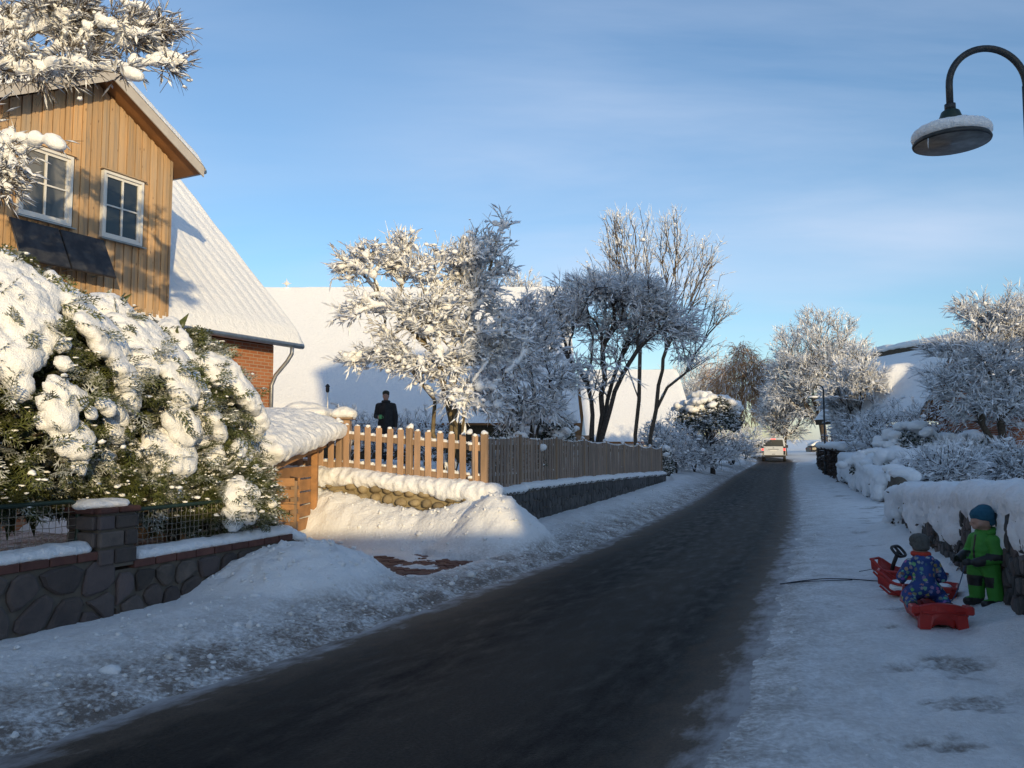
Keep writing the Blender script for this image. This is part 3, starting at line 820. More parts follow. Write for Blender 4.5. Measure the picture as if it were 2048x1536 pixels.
sw = thing('street_wall', 'dark stepped stone wall below the shaded picket fence beside the road', 'wall', sp(9, -.2, 0))
r3 = np.random.default_rng(23)
STEP = W2_LEN / 8.0
zw = [.74, .735, .70, .655, .60, .55, .49, .43]
m = MB(); m2 = MB(); n_st = 0
for k in range(8):
    a0, a1 = k * STEP + (.25 if k == 0 else 0), (k + 1) * STEP
    P = [sp(a0, 0, -.1), sp(a1, 0, -.1), sp(a1, -.36, -.1), sp(a0, -.36, -.1), sp(a0, 0, zw[k]), sp(a1, 0, zw[k] - .035), sp(a1, -.36, zw[k] - .035), sp(a0, -.36, zw[k])]
    m.hexa(P)
    for cen, poly in cells(a1 - a0, zw[k] + .02, .20 + .012 * k, r3, .95 + .05 * k):
        stone_piece('stone', cen, poly, sp(a0, 0, -.06), W2U, W2N, .010, .020, 'slate', sw, r3)
    snow_strip('wall_snow', [sp(a0 + .05, -.10, zw[k] + .012), sp(a1 - .05, -.10, zw[k] - .025)], .13, .10, sw, 30 + k, .035, .012, side=W2N, step=.1)
    MB().hexa([sp(a0, .035, zw[k] - .002), sp(a1, .035, zw[k] - .037), sp(a1, -.37, zw[k] - .037), sp(a0, -.37, zw[k] - .002), sp(a0, .035, zw[k] + .03), sp(a1, .035, zw[k] - .005), sp(a1, -.37, zw[k] - .005), sp(a0, -.37, zw[k] + .03)]).build('coping', 'slate', sw)
m.build('wall_core', 'mortar', sw)

def picket_mesh(h, w=.053, d=.011, mat='picket'):
    o = MB().hexa([(-w, -d, 0), (w, -d, 0), (w, d, 0), (-w, d, 0), (-w, -d, h - .012), (w, -d, h - .012), (w, d, h), (-w, d, h)]).build('p', mat, bevel=.004)
    me = o.data; bpy.data.objects.remove(o); return me
def fence(name, label, P, zfun, L, panels, npk, n3, u3, h, top_wave, hide):
    """P(s, q, z): point along the fence, q towards the viewer's side"""
    t_ = thing(name, label, 'fence', P(L / 2, 0, zfun(L / 2)), 'picket fences round the corner garden')
    pm_ = picket_mesh(h, mat='picket' if L < 5 else 'shaded_picket'); yaw = math.atan2(u3[1], u3[0]); rr = np.random.default_rng(int(L * 10)); C, S = [], []
    step = L / panels
    for k in range(panels + 1):
        s = k * step; z = zfun(s)
        if not hide(s): MB().box(P(s, -.03, z + h / 2 + .0), (u3, n3, (0, 0, 1)), (.05, .05, h / 2 + .07)).build('post', 'fence_post', t_, bevel=.008)
        C.append(P(s, -.03, z + h + .075)); S.append((.058, .058, .022 + .02 * rr.random())); C.append(P(s + .02 * rr.standard_normal(), -.03, z + h + .09)); S.append((.04, .04, .03 + .03 * rr.random()))
    for k in range(panels):
        s0, s1 = k * step + .05, (k + 1) * step - .05
        for zz in (.22, h - .16):
            a, b = P(s0, -.035, zfun(s0) + zz), P(s1, -.035, zfun(s1) + zz); c = (a + b) / 2; d = nrm(b - a)
            MB().box(c, (d, n3, np.cross(n3, d)), (np.linalg.norm(b - a) / 2, .02, .045)).build('rail', 'fence_post', t_)
            for s in np.arange(s0 + .05, s1, .085):
                C.append(P(s, -.05, zfun(s) + zz + .058)); S.append((.055, .026, .022 + .02 * rr.random()))
        for j in range(npk):
            s = s0 + (j + .5) * (s1 - s0) / npk; zt = top_wave(j / max(1, npk - 1))
            share(pm_, 'picket', t_, P(s, .0, zfun(s) + .03 + zt), (rr.uniform(-.012, .012), rr.uniform(-.012, .012), yaw))
            C.append(P(s, -.002, zfun(s) + .03 + zt + h + .008)); S.append((.042, .02, .014 + .016 * rr.random()))
    blob('fence_snow', C, np.array(S), .018 if L < 5 else .026, 'snow', t_, 1, .006, 16)
    return t_
fence('picket_fence', 'sunlit honey coloured picket fence along the snowed-in driveway', lambda s, q, z: fp(s, q - .15, z), fz, 3.9, 3, 6, FN3, FD3, .86, lambda t: 0, lambda s: False)
def sz_(s): return float(np.interp(s, [(k + .5) * STEP for k in range(8)], zw)) + .03
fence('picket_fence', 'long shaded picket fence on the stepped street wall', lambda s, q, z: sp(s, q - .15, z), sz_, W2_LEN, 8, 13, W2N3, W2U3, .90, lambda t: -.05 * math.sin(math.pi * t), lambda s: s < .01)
# ================================================================ HOUSE WITH THE BOARDED GABLE
HO = np.array((-5.33, 20.0)); HU = np.array((.447, .894)); HN = np.array((.894, -.447))
HU3, HN3, Z3 = np.array((*HU, 0)), np.array((*HN, 0)), np.array((0, 0, 1.0))
def hp(p, q, z): b = HO + HU * p + HN * q; return np.array((b[0], b[1], z))
house = thing('boarded_house', 'house with sunlit larch boarded gable, white windows and snowy roof behind the conifers', 'house', hp(-6, -4, .6))
MB().hexa([hp(-16, -.5, 0), hp(-.45, -.5, 0), hp(-.45, -11.5, 0), hp(-16, -11.5, 0), hp(-16, -.5, 4.0), hp(-.45, -.5, 4.0), hp(-.45, -11.5, 4.0), hp(-16, -11.5, 4.0)]).build('brick_wall', 'house_brick', house)
k_ = 1.038; zr = 4.1 + 6 * k_
def roofq(q): return 4.1 - q * k_ if q > -6 else zr + (q + 6) * k_
m = MB()
for q0, q1 in ((0.0, -6.0), (-6.0, -12.0)):
    m.hexa([hp(-16.3, q0, roofq(q0) - .16), hp(0, q0, roofq(q0) - .16), hp(0, q1, roofq(q1) - .16), hp(-16.3, q1, roofq(q1) - .16), hp(-16.3, q0, roofq(q0)), hp(0, q0, roofq(q0)), hp(0, q1, roofq(q1)), hp(-16.3, q1, roofq(q1))])
m.build('roof', 'soffit', house)
m = MB(); m.add([hp(-.45, -.5, 4.0), hp(-.45, -11.5, 4.0), hp(-.45, -6, zr - .5)], [(0, 1, 2)]); m.build('gable_wall', 'house_brick', house)
# snow blanket with the ripples of the tiles below
P_, Q_ = np.meshgrid(np.linspace(-9.4, .05, 340), np.linspace(.06, -6.1, 50))
thick = .20 + .022 * np.abs(np.sin(P_ * math.pi / .30)) * smooth(.1, -.6, Q_) + .05 * fbm(P_ * .7, Q_ * .7, 2, 3) * smooth(0, -1, Q_)
thick = thick * smooth(.07, -.10, Q_) ** .5 * (smooth(.06, -.12, P_) ** .5)
thick = thick + .16 * np.exp(-((P_ + 2.6) / .9) ** 2 - ((Q_ + 2.9) / .8) ** 2)
Zr = 4.1 - Q_ * k_ + thick * 1.3
B = HO[None, None] + P_[..., None] * HU + Q_[..., None] * HN
V = np.concatenate([B, Zr[..., None]], -1).reshape(-1, 3)
idx = np.arange(V.shape[0]).reshape(P_.shape); F = np.stack([idx[:-1, :-1], idx[1:, :-1], idx[1:, 1:], idx[:-1, 1:]], -1).reshape(-1, 4)[:, ::-1]
solid('roof_snow', V, F, 'snow', house, sm=True)
# gutter and downpipe
m = MB(); m.tube([hp(-16, .06, 4.0), hp(-.02, .06, 4.0)], .065, 10); m.build('gutter', 'zinc', house, sm=True)
pts = [hp(-.40, .06, 3.95), hp(-.40, .05, 3.78), hp(-.43, -.06, 3.60), hp(-.55, -.32, 3.25), hp(-.58, -.42, 3.0), hp(-.58, -.42, .6)]
MB().tube(pts, .05, 10).build('downpipe', 'zinc', house, sm=True)
# gable: boards in front of a plain core
DL, DR, DA = -7.58, -4.08, -5.83
ZE, TS = 7.46, .56
def ztop(p): return ZE + (1.75 - abs(p - DA)) * TS
m = MB()
m.hexa([hp(DL, -.02, 1.0), hp(DR, -.02, 1.0), hp(DR, -7, 1.0), hp(DL, -7, 1.0), hp(DL, -.02, ZE), hp(DR, -.02, ZE), hp(DR, -7, ZE), hp(DL, -7, ZE)])
m.add([hp(DL, -.02, ZE), hp(DR, -.02, ZE), hp(DA, -.02, ztop(DA))], [(0, 1, 2)])
m.build('gable_core', 'board', house)
WIN = [(-7.22, -6.35, 5.59, 6.79), (-5.63, -4.84, 5.56, 6.76)]
rb = np.random.default_rng(31); p = DL; up = 0
while p < DR - .01:
    w = rb.choice([.075, .10, .115]) ; w = min(w, DR - p); q0 = .012 if up % 2 == 0 else .036; up += 1
    spans = [(1.2, None)]
    for a, b, z0, z1 in WIN:
        if p + w > a - .06 and p < b + .06: spans = [(1.2, z0 - .06), (z1 + .06, None)]
    for z0, z1 in spans:
        zl, zr_ = (ztop(p), ztop(p + w)) if z1 is None else (z1, z1)
        MB().hexa([hp(p + .003, q0 - .02, z0), hp(p + w - .003, q0 - .02, z0), hp(p + w - .003, q0, z0), hp(p + .003, q0, z0), hp(p + .003, q0 - .02, zl), hp(p + w - .003, q0 - .02, zr_), hp(p + w - .003, q0, zr_), hp(p + .003, q0, zl)]).build('board', 'board', house)
    p += w
for wi, (a, b, z0, z1) in enumerate(WIN):
    win = MB()
    for (s0, s1, h0, h1) in ((a - .05, b + .05, z0 - .05, z0), (a - .05, b + .05, z1, z1 + .05), (a - .05, a, z0, z1), (b, b + .05, z0, z1)):
        win.box(hp((s0 + s1) / 2, .02, (h0 + h1) / 2), (HU3, HN3, Z3), ((s1 - s0) / 2, .05, (h1 - h0) / 2))
    win = win.build('window', 'white_paint', house)
    fr = MB(); i0, i1, j0, j1 = a + .002, b - .002, z0 + .002, z1 - .002; fw = .05
    for (s0, s1, h0, h1) in ((i0, i1, j0, j0 + fw), (i0, i1, j1 - fw, j1), (i0, i0 + fw, j0 + fw, j1 - fw), (i1 - fw, i1, j0 + fw, j1 - fw)):
        fr.box(hp((s0 + s1) / 2, .0, (h0 + h1) / 2), (HU3, HN3, Z3), ((s1 - s0) / 2, .03, (h1 - h0) / 2))
    fr.build('sash', 'white_paint', win)
    mid, mz = (a + b) / 2, (z0 + z1) / 2
    MB().box(hp(mid, .008, mz), (HU3, HN3, Z3), (.016, .022, (z1 - z0) / 2 - fw)).build('muntin', 'white_paint', win)
    for s0, s1 in ((a + fw, mid - .017), (mid + .017, b - fw)):
        MB().box(hp((s0 + s1) / 2, .006, mz), (HU3, HN3, Z3), ((s1 - s0) / 2, .020, .014)).build('muntin', 'white_paint', win)
        for h0, h1 in ((z0 + fw, mz - .015), (mz + .015, z1 - fw)):
            MB().box(hp((s0 + s1) / 2, -.005, (h0 + h1) / 2), (HU3, HN3, Z3), ((s1 - s0) / 2, .004, (h1 - h0) / 2)).build('pane', 'glass' if wi else 'curtain_glass', win)
    MB().hexa([hp(a - .1, .0, z0 - .085), hp(b + .1, .0, z0 - .085), hp(b + .1, .14, z0 - .10), hp(a - .1, .14, z0 - .10), hp(a - .1, .0, z0 - .05), hp(b + .1, .0, z0 - .05), hp(b + .1, .14, z0 - .08), hp(a - .1, .14, z0 - .08)]).build('sill', 'zinc', win)
    MB().box(hp(mid, .05, z1 + .075), (HU3, HN3, Z3), ((b - a) / 2 + .1, .05, .012)).build('lintel_board', 'board', win)
# gable roof: slabs, soffit boards, white fascia, snow
DZ = 7.41; PT = -3.68; QF = .45
def dz(p): return DZ + (abs(PT - DA) - abs(p - DA)) * TS
PL = 2 * DA - PT
m = MB()
for pa, pb_ in ((PT, DA), (PL, DA)):
    m.hexa([hp(pa, QF, dz(pa) - .12), hp(pb_, QF, dz(pb_) - .12), hp(pb_, -7.5, dz(pb_) - .12), hp(pa, -7.5, dz(pa) - .12), hp(pa, QF, dz(pa)), hp(pb_, QF, dz(pb_)), hp(pb_, -7.5, dz(pb_)), hp(pa, -7.5, dz(pa))])
m.build('gable_roof', 'soffit', house)
for pa, pb_ in ((PT + .02, DA), (PL - .02, DA)):
    MB().hexa([hp(pa, QF + .003, dz(pa) - .19), hp(pb_, QF + .003, dz(pb_) - .19), hp(pb_, QF + .028, dz(pb_) - .19), hp(pa, QF + .028, dz(pa) - .19), hp(pa, QF + .003, dz(pa) + .03), hp(pb_, QF + .003, dz(pb_) + .03), hp(pb_, QF + .028, dz(pb_) + .03), hp(pa, QF + .028, dz(pa) + .03)]).build('fascia', 'fascia_paint', house)
MB().tube([hp(PT + .06, QF, dz(PT) - .06), hp(PT + .06, -7, dz(PT) - .06)], .06, 8).build('gutter', 'zinc', house, sm=True)
for sgn, nm in ((1, 'a'), (-1, 'b')):
    tt, Q_ = np.meshgrid(np.linspace(0, 1.0, 60), np.linspace(QF + .04, -6.5, 120))
    P_ = DA + sgn * tt * (abs(PT - DA) + .07)
    th = .26 * (smooth(1.0, .93, tt) ** .5) * (smooth(QF + .05, QF - .12, Q_) ** .5) * (1 + .10 * fbm(P_ * 3, Q_ * 3, sgn, 3))
    Zr = DZ + (abs(PT - DA) - abs(P_ - DA)) * TS + .005 + th
    B = HO + P_[..., None] * HU + Q_[..., None] * HN
    V = np.concatenate([B, Zr[..., None]], -1).reshape(-1, 3); idx = np.arange(V.shape[0]).reshape(P_.shape)
    F = np.stack([idx[:-1, :-1], idx[1:, :-1], idx[1:, 1:], idx[:-1, 1:]], -1).reshape(-1, 4)
    solid('gable_snow', V, F if sgn < 0 else F[:, ::-1], 'snow', house, sm=True)
# roof window beside the gable, half under the snow
MB().hexa([hp(-3.3, -1.9, 6.30), hp(-2.75, -1.9, 6.30), hp(-2.75, -2.5, 6.93), hp(-3.3, -2.5, 6.93), hp(-3.3, -1.8, 6.46), hp(-2.75, -1.8, 6.46), hp(-2.75, -2.4, 7.10), hp(-3.3, -2.4, 7.10)]).build('roof_window', 'zinc', house)
# two solar panels on a tilted rack below the left window
for k, (pa, pb_, lb) in enumerate(((-7.45, -6.57, 'left dark solar panel tilted on the boarded gable below the window'), (-6.55, -5.67, 'right dark solar panel tilted on the boarded gable below the window'))):
    so = thing('solar_panel', lb, 'solar panel', hp((pa + pb_) / 2, .1, 4.7), 'solar panels on the gable')
    c0, c1 = (.10, 5.42), (.50, 4.66)
    dq = np.array((c1[0] - c0[0], c1[1] - c0[1])); L = np.linalg.norm(dq); dq /= L; nn = HN3 * -dq[1] + Z3 * dq[0]; dn = HN3 * dq[0] + Z3 * dq[1]
    cc = hp((pa + pb_) / 2, (c0[0] + c1[0]) / 2, (c0[1] + c1[1]) / 2)
    MB().box(cc, (HU3, dn, nn), ((pb_ - pa) / 2 - .004, L / 2, .018)).build('frame', 'car_dark', so)
    MB().box(cc + nn * .019, (HU3, dn, nn), ((pb_ - pa) / 2 - .02, L / 2 - .015, .003)).build('glass_face', 'solar', so)
    for p in (pa + .15, pb_ - .15): MB().tube([hp(p, .04, 4.7), hp(p, .47, 4.70)], .015, 6).build('bracket', 'zinc', so)

# ================================================================ WOOD SHED, POST, SLATTED BIN
shed = thing('wood_shed', 'small orange timber shed with a thick bulging snow roof beside the fence', 'shed', (-4.2, 11.8, .1))
cA, cB, cC, cD = [np.array(v) for v in ((-3.10, 10.45, 1.42), (-2.86, 13.0, 1.76), (-5.3, 13.4, 1.84), (-5.3, 10.0, 1.52))]
dn_ = np.array((0, 0, .07))
MB().hexa([cD - dn_, cA - dn_, cB - dn_, cC - dn_, cD, cA, cB, cC]).build('roof_deck', 'fence_post', shed)
MB().hexa([cD + (.02, .08, -.26), cA + (-.16, .10, -.26), cA + (-.16, .15, -.26), cD + (.02, .13, -.26), cD + (.02, .08, -.075), cA + (-.16, .10, -.075), cA + (-.16, .15, -.075), cD + (.02, .13, -.075)]).build('beam', 'timber', shed)
MB().hexa([cA + (-.14, .16, -.24), cB + (-.14, -.1, -.24), cB + (-.19, -.1, -.24), cA + (-.19, .16, -.24), cA + (-.14, .16, -.075), cB + (-.14, -.1, -.075), cB + (-.19, -.1, -.075), cA + (-.19, .16, -.075)]).build('beam', 'timber', shed)
for (x, y, zt) in ((-3.38, 10.75, 1.2), (-3.16, 12.8, 1.5), (-5.1, 10.4, 1.25)):
    MB().aabb((x - .05, y - .05, 0), (x + .05, y + .05, zt)).build('post', 'timber', shed, bevel=.006)
for k in range(11):
    x0 = -5.25 + k * .165; y0 = 10.55 + .02 * (k % 2) + .015 * k
    MB().aabb((x0, y0, .1), (x0 + .155, y0 + .022, 1.24 - .01 * k)).build('wall_board', 'timber', shed)
for k in range(5):
    z0 = .25 + k * .2
    MB().hexa([(-3.42, 10.85, z0), (-3.39, 10.85, z0), (-3.19, 12.7, z0), (-3.22, 12.7, z0), (-3.42, 10.85, z0 + .17), (-3.39, 10.85, z0 + .17), (-3.19, 12.7, z0 + .17), (-3.22, 12.7, z0 + .17)]).build('wall_board', 'timber', shed)
C, S = [], []
rs = np.random.default_rng(41)
for a in np.linspace(0, 1, 20):
    for b in np.linspace(0, 1, 20):
        p = (cD * (1 - a) + cA * a) * (1 - b) + (cC * (1 - a) + cB * a) * b
        ed_ = min(a * 2.2, (1 - a) * 2.2, b * 3.0, (1 - b) * 3.0)
        t_ = .10 + .19 * min(1, ed_ / .45) ** .6
        C.append(p + (0, 0, t_ * .55)); S.append((.15, .17, t_ * .75))
        if a == 1 or b == 0: C.append(p + (0.05 if a == 1 else 0, -.05 if b == 0 else 0, .03 + .03 * rs.random())); S.append((.09, .09, .10 + .03 * rs.random()))
for k in range(6): C.append(cA + (-.04 - .07 * k, .0 - .02 * k, -.0 - .05 * (1 - abs(k - 1) / 4))); S.append((.08, .06, .09))
blob('roof_snow', C, S, .034, 'snow', shed, 3, .030, 6)
MB().tube([cA + (-.02, -.02, 0), cA + (-.025, -.02, -.18), cA + (-.02, -.02, -.34)], [.012, .008, .002], 6).build('icicle', 'ice', shed)
po = thing('gate_post', 'thick wooden post with a snow cap behind the shed roof', 'post', (-3.15, 15.0, .9))
MB().aabb((-3.26, 14.9, .8), (-3.04, 15.1, 2.02)).build('post', 'picket', po, bevel=.01)
MB().aabb((-3.36, 14.82, 2.02), (-2.98, 15.2, 2.06)).build('cap_board', 'fence_post', po)
blob('post_snow', [(-3.17, 15.0, 2.14), (-3.28, 15, 2.12), (-3.06, 15, 2.12)], [(.19, .2, .13), (.15, .2, .11), (.15, .2, .11)], .03, 'snow', po, 2, .006)
ll = thing('low_shelter', 'low flat roof under a long snow drift behind the wood shed', 'shelter', (-4.6, 15.4, .9))
MB().aabb((-6.4, 14.6, 2.0), (-3.5, 16.0, 2.1)).build('roof_deck', 'fence_post', ll)
for x in (-6.3, -3.6):
    for y in (14.7, 15.9): MB().aabb((x - .05, y - .05, .7), (x + .05, y + .05, 2.0)).build('post', 'fence_post', ll)
C = [(x, y, 2.13 + .05 * pn(x * 1.3, y)) for x in np.arange(-6.4, -3.45, .12) for y in np.arange(14.6, 16.05, .16)]
blob('roof_snow', C + [(-4.0, 15.0, 2.22), (-3.8, 15.0, 2.20)], [(.14, .16, .10)] * len(C) + [(.28, .25, .14)] * 2, .045, 'snow', ll, 3, .01)
bin_ = thing('slatted_bin', 'orange slatted timber bin at the end of the left wall', 'bin', (-3.0, 9.85, .5))
for k, z in enumerate((.62, .77, .92, 1.06)):
    MB().hexa([(-3.62, 9.66, z), (-2.68, 9.86, z), (-2.69, 9.89, z), (-3.63, 9.69, z), (-3.62, 9.66, z + .095), (-2.68, 9.86, z + .095), (-2.69, 9.89, z + .095), (-3.63, 9.69, z + .095)]).build('slat', 'timber', bin_)
    MB().hexa([(-2.66, 9.93, z), (-2.63, 9.93, z), (-2.86, 10.4, z), (-2.89, 10.4, z), (-2.66, 9.93, z + .095), (-2.63, 9.93, z + .095), (-2.86, 10.4, z + .095), (-2.89, 10.4, z + .095)]).build('slat', 'timber', bin_)
for x, y in ((-2.70, 9.935), (-3.58, 9.74)): MB().aabb((x - .04, y - .03, .3), (x + .04, y + .04, 1.12)).build('post', 'fence_post', bin_)
sn = MB

# ================================================================ BARNS BEHIND THE GARDEN
def barn(name, label, A, B, dirn, zr_, ze, run, wallmat, seed, back=True, thick=.3, ov=.5, mats='soffit'):
    """ridge from A to B (plan), roof falls along dirn (towards the viewer) and on the other side"""
    A, B, dirn = [np.array(v, float) for v in (A, B, dirn)]; u = nrm(B - A); dirn = nrm(dirn)
    t_ = thing(name, label, 'barn' if 'barn' in name else 'house', (*((A + B) / 2), .3))
    P3 = lambda a, d, z: np.array((*(A + u * a + dirn * d), z)); L = np.linalg.norm(B - A)
    MB().hexa([P3(ov, run - ov, 0), P3(L - ov, run - ov, 0), P3(L - ov, -run + ov, 0), P3(ov, -run + ov, 0), P3(ov, run - ov, ze), P3(L - ov, run - ov, ze), P3(L - ov, -run + ov, ze), P3(ov, -run + ov, ze)]).build('wall', wallmat, t_)
    for a in (ov, L - ov):
        MB().add([P3(a, run - ov, ze), P3(a, -run + ov, ze), P3(a, 0, zr_ - .35)], [(0, 1, 2)]).build('gable_wall', wallmat, t_)
    for sg in (1, -1):
        MB().hexa([P3(0, 0, zr_ - .2), P3(L, 0, zr_ - .2), P3(L, sg * run, ze - .2), P3(0, sg * run, ze - .2), P3(0, 0, zr_), P3(L, 0, zr_), P3(L, sg * run, ze), P3(0, sg * run, ze)]).build('roof', mats, t_)
        aa, dd = np.meshgrid(np.linspace(-.05, L + .05, max(40, int(L / .25))), np.linspace(0, 1.02, 40))
        e_ = np.minimum(smooth(-.06, .25, aa), smooth(L + .06, L - .25, aa)) ** .5 * smooth(1.02, .94, dd) ** .5
        z = zr_ + (ze - zr_) * dd + .01 + thick * e_ * (1 + .22 * fbm(aa * .5, dd * run * .5, seed + sg, 4))
        B2 = A + u * aa[..., None] + dirn * (sg * run * dd)[..., None]
        V = np.concatenate([B2, z[..., None]], -1).reshape(-1, 3); idx = np.arange(len(V)).reshape(aa.shape)
        F = np.stack([idx[:-1, :-1], idx[1:, :-1], idx[1:, 1:], idx[:-1, 1:]], -1).reshape(-1, 4)
        solid('roof_snow', V, F, 'snow', t_, sm=True)
    return t_, P3, L
barn('big_barn', 'wide barn with a huge smooth sunlit snow roof behind the standing person', (-24, 38.2), (2.6, 37.8), (0, -1), 8.75, 2.45, 7.0, 'straw', 3)
barn('far_barn', 'distant barn roof showing white between the slim trunks', (4.5, 53), (11.0, 52.5), (0, -1), 6.1, 1.7, 5.2, 'plaster', 5)
# star on the barn ridge
st = thing('ridge_star', 'snowy star finial on the barn ridge', 'finial', (-10.9, 38.0, 8.9))
m = MB(); c = np.array((-10.9, 38.0, 9.25))
for k in range(8):
    a = R(45 * k); d = np.array((math.cos(a), 0, math.sin(a))); s_ = np.array((-math.sin(a), 0, math.cos(a))); L = .26 if k % 2 == 0 else .17
    m.add([c + s_ * .05, c - s_ * .05, c + d * L, c + (0, -.05, 0), c + (0, .05, 0)], [(0, 3, 2), (3, 1, 2), (1, 4, 2), (4, 0, 2)])
m.build('star', 'white_paint', st); MB().tube([(-10.9, 38, 8.8), (-10.9, 38, 9.25)], .03, 6).build('rod', 'zinc', st)
blob('star_snow', [(-10.9, 38, 9.02)], [(.16, .12, .07)], .03, 'snow', st, 1)

# ================================================================ RIGHT SIDE: BRICK HOUSE, THATCHED HOUSE
def rect_window(t_, name, c, u3, n3, w, h, mat='glass', bars=1, fm='white_paint'):
    """window > frame, muntin, pane on a wall at c facing n3"""
    c = np.array(c, float); m = MB(); fw = .07
    for (x0, x1, z0, z1) in ((-w, w, -h, -h + fw), (-w, w, h - fw, h), (-w, -w + fw, -h + fw, h - fw), (w - fw, w, -h + fw, h - fw)):
        m.box(c + u3 * (x0 + x1) / 2 + Z3 * (z0 + z1) / 2 + n3 * .02, (u3, n3, Z3), ((x1 - x0) / 2, .05, (z1 - z0) / 2))
    wo = m.build(name, fm, t_)
    MB().box(c + n3 * .006, (u3, n3, Z3), (w - fw, .01, h - fw)).build('pane', mat, wo)
    if bars: MB().box(c + n3 * .02, (u3, n3, Z3), (.025, .035, h - fw)).build('muntin', fm, wo)
    MB().box(c + n3 * .05 - Z3 * (h + .03), (u3, n3, Z3), (w + .06, .08, .025)).build('sill', 'zinc', wo)
    return wo
rh, P3, L = barn('brick_house', 'brick house with white framed window behind the right garden tree', (17.4, 31.0), (29.0, 30.0), (-.087, -1), 5.3, 2.7, 3.6, 'red_brick', 9, ov=.55)
uu = nrm(np.array((29.0 - 17.6, -1.0))); u3 = np.array((*uu, 0)); n3 = np.array((-.087, -.996, 0))
for k, a in enumerate((1.9, 4.6, 8.6)):
    rect_window(rh, 'window', P3(a, 3.05, 1.72), u3, n3, .62, .52)
MB().box(P3(6.6, 3.05, 1.25), (u3, n3, Z3), (.5, .04, 1.05)).build('door', 'fence_post', rh)
MB().aabb((24.2, 30.0, 4.6), (24.9, 30.7, 6.3)).build('chimney', 'red_brick', rh)
# thatched house: thick straw roof, ridge cap, arched opening
th = thing('thatched_house', 'thatched house in shade with deep snow and a dark arched dormer', 'house', (22.5, 43, .3))
A, B = np.array((21.0, 45.5)), np.array((23.0, 35.0)); u = nrm(B - A); dn2 = np.array((-u[1], u[0])); dn2 = dn2 if dn2[0] < 0 else -dn2
T3 = lambda a, d, z: np.array((*(A + u * a + dn2 * d), z)); L = float(np.linalg.norm(B - A))
ZR, ZE2, RUN = 6.55, 2.9, 4.0
MB().hexa([T3(.5, RUN - .6, 0), T3(L, RUN - .6, 0), T3(L, -RUN + .6, 0), T3(.5, -RUN + .6, 0), T3(.5, RUN - .6, 2.4), T3(L, RUN - .6, 2.4), T3(L, -RUN + .6, 2.4), T3(.5, -RUN + .6, 2.4)]).build('wall', 'red_brick', th)
for sg in (1, -1):
    MB().hexa([T3(0, 0, ZR - .35), T3(L, 0, ZR - .35), T3(L, sg * RUN, ZE2 - .35), T3(0, sg * RUN, ZE2 - .35), T3(0, 0, ZR), T3(L, 0, ZR), T3(L, sg * RUN, ZE2), T3(0, sg * RUN, ZE2)]).build('roof', 'straw', th)
    aa, dd = np.meshgrid(np.linspace(-.05, L, 80), np.linspace(.07, 1.02, 50))
    e_ = smooth(-.06, .3, aa) ** .5 * smooth(1.02, .94, dd) ** .5 * smooth(.06, .10, dd) ** .5
    dist = np.hypot((aa - 3.35), (dd * RUN - 4.0) * 1.0)
    z = ZR + (ZE2 - ZR) * dd + .01 + .24 * e_ * (1 + .2 * fbm(aa * .8, dd * 4, 3, 3)) + (.75 * smooth(1.4, .6, np.abs(aa - 3.6)) * smooth(1.0, 2.3, dd * RUN) * smooth(2.95, 2.8, dd * RUN) if sg > 0 else 0)
    B2 = A + u * aa[..., None] + dn2 * (sg * RUN * dd)[..., None]
    V = np.concatenate([B2, z[..., None]], -1).reshape(-1, 3); idx = np.arange(len(V)).reshape(aa.shape)
    solid('roof_snow', V, np.stack([idx[:-1, :-1], idx[1:, :-1], idx[1:, 1:], idx[:-1, 1:]], -1).reshape(-1, 4), 'snow', th, sm=True)
MB().hexa([T3(-.1, .5, ZR - .30), T3(L, .5, ZR - .30), T3(L, -.5, ZR - .30), T3(-.1, -.5, ZR - .30), T3(-.1, .22, ZR + .22), T3(L, .22, ZR + .22), T3(L, -.22, ZR + .22), T3(-.1, -.22, ZR + .22)]).build('ridge_cap', 'straw', th)
snow_strip('ridge_snow', [T3(0, 0, ZR + .20), T3(L, 0, ZR + .20)], .30, .26, th, 77, .07, .02, side=dn2, step=.2)
m = MB(); arc = [T3(3.6 + .72 * math.cos(a), 2.85, 3.75 + .72 * math.sin(a)) for a in np.linspace(0, math.pi, 15)]
m.add(arc + [q + np.array((*(-dn2 * 1.4), 0)) for q in arc], [tuple(range(15))] + [(i, i + 1, 16 + i, 15 + i) for i in range(14)])
m.build('arched_dormer', 'straw', th)
rect_window(th, 'window', T3(3.6, 2.87, 3.98), np.array((*u, 0)), np.array((*dn2, 0)), .30, .22, fm='straw')

# ================================================================ HOUSES ACROSS THE STREET, BEHIND THE VIEWER: THEY SHADE THE STREET
def block(name, label, x0, x1, y0, y1, h, wallmat, wins):
    t_ = thing(name, label, 'house', ((x0 + x1) / 2, (y0 + y1) / 2, 0))
    MB().aabb((x0, y0, 0), (x1, y1, h - .35)).build('wall', wallmat, t_)
    MB().aabb((x0 - .12, y0 - .12, h - .35), (x1 + .12, y1 + .12, h - .2)).build('roof', 'slate', t_)
    MB().aabb((x0 - .08, y0 - .08, h - .2), (x1 + .08, y1 + .08, h)).build('roof_snow', 'snow', t_, bevel=.06)
    for (x, z) in wins: rect_window(t_, 'window', (x, y1, z), np.array((1.0, 0, 0)), np.array((0, 1.0, 0)), .6, .7)
    return t_
block('garage', 'low flat roofed garage behind the viewer on the right side of the street', 0.2, 10.47, -16.5, -10.0, 3.95, 'plaster', [(2.0, 2.0), (6.0, 2.0)])
block('tall_house', 'tall flat roofed house behind the viewer beside the garage', 10.48, 21.5, -16, -10.0, 12.9, 'plaster', [(x, z) for x in (10, 13, 16, 19) for z in (1.8, 4.8, 7.8)])
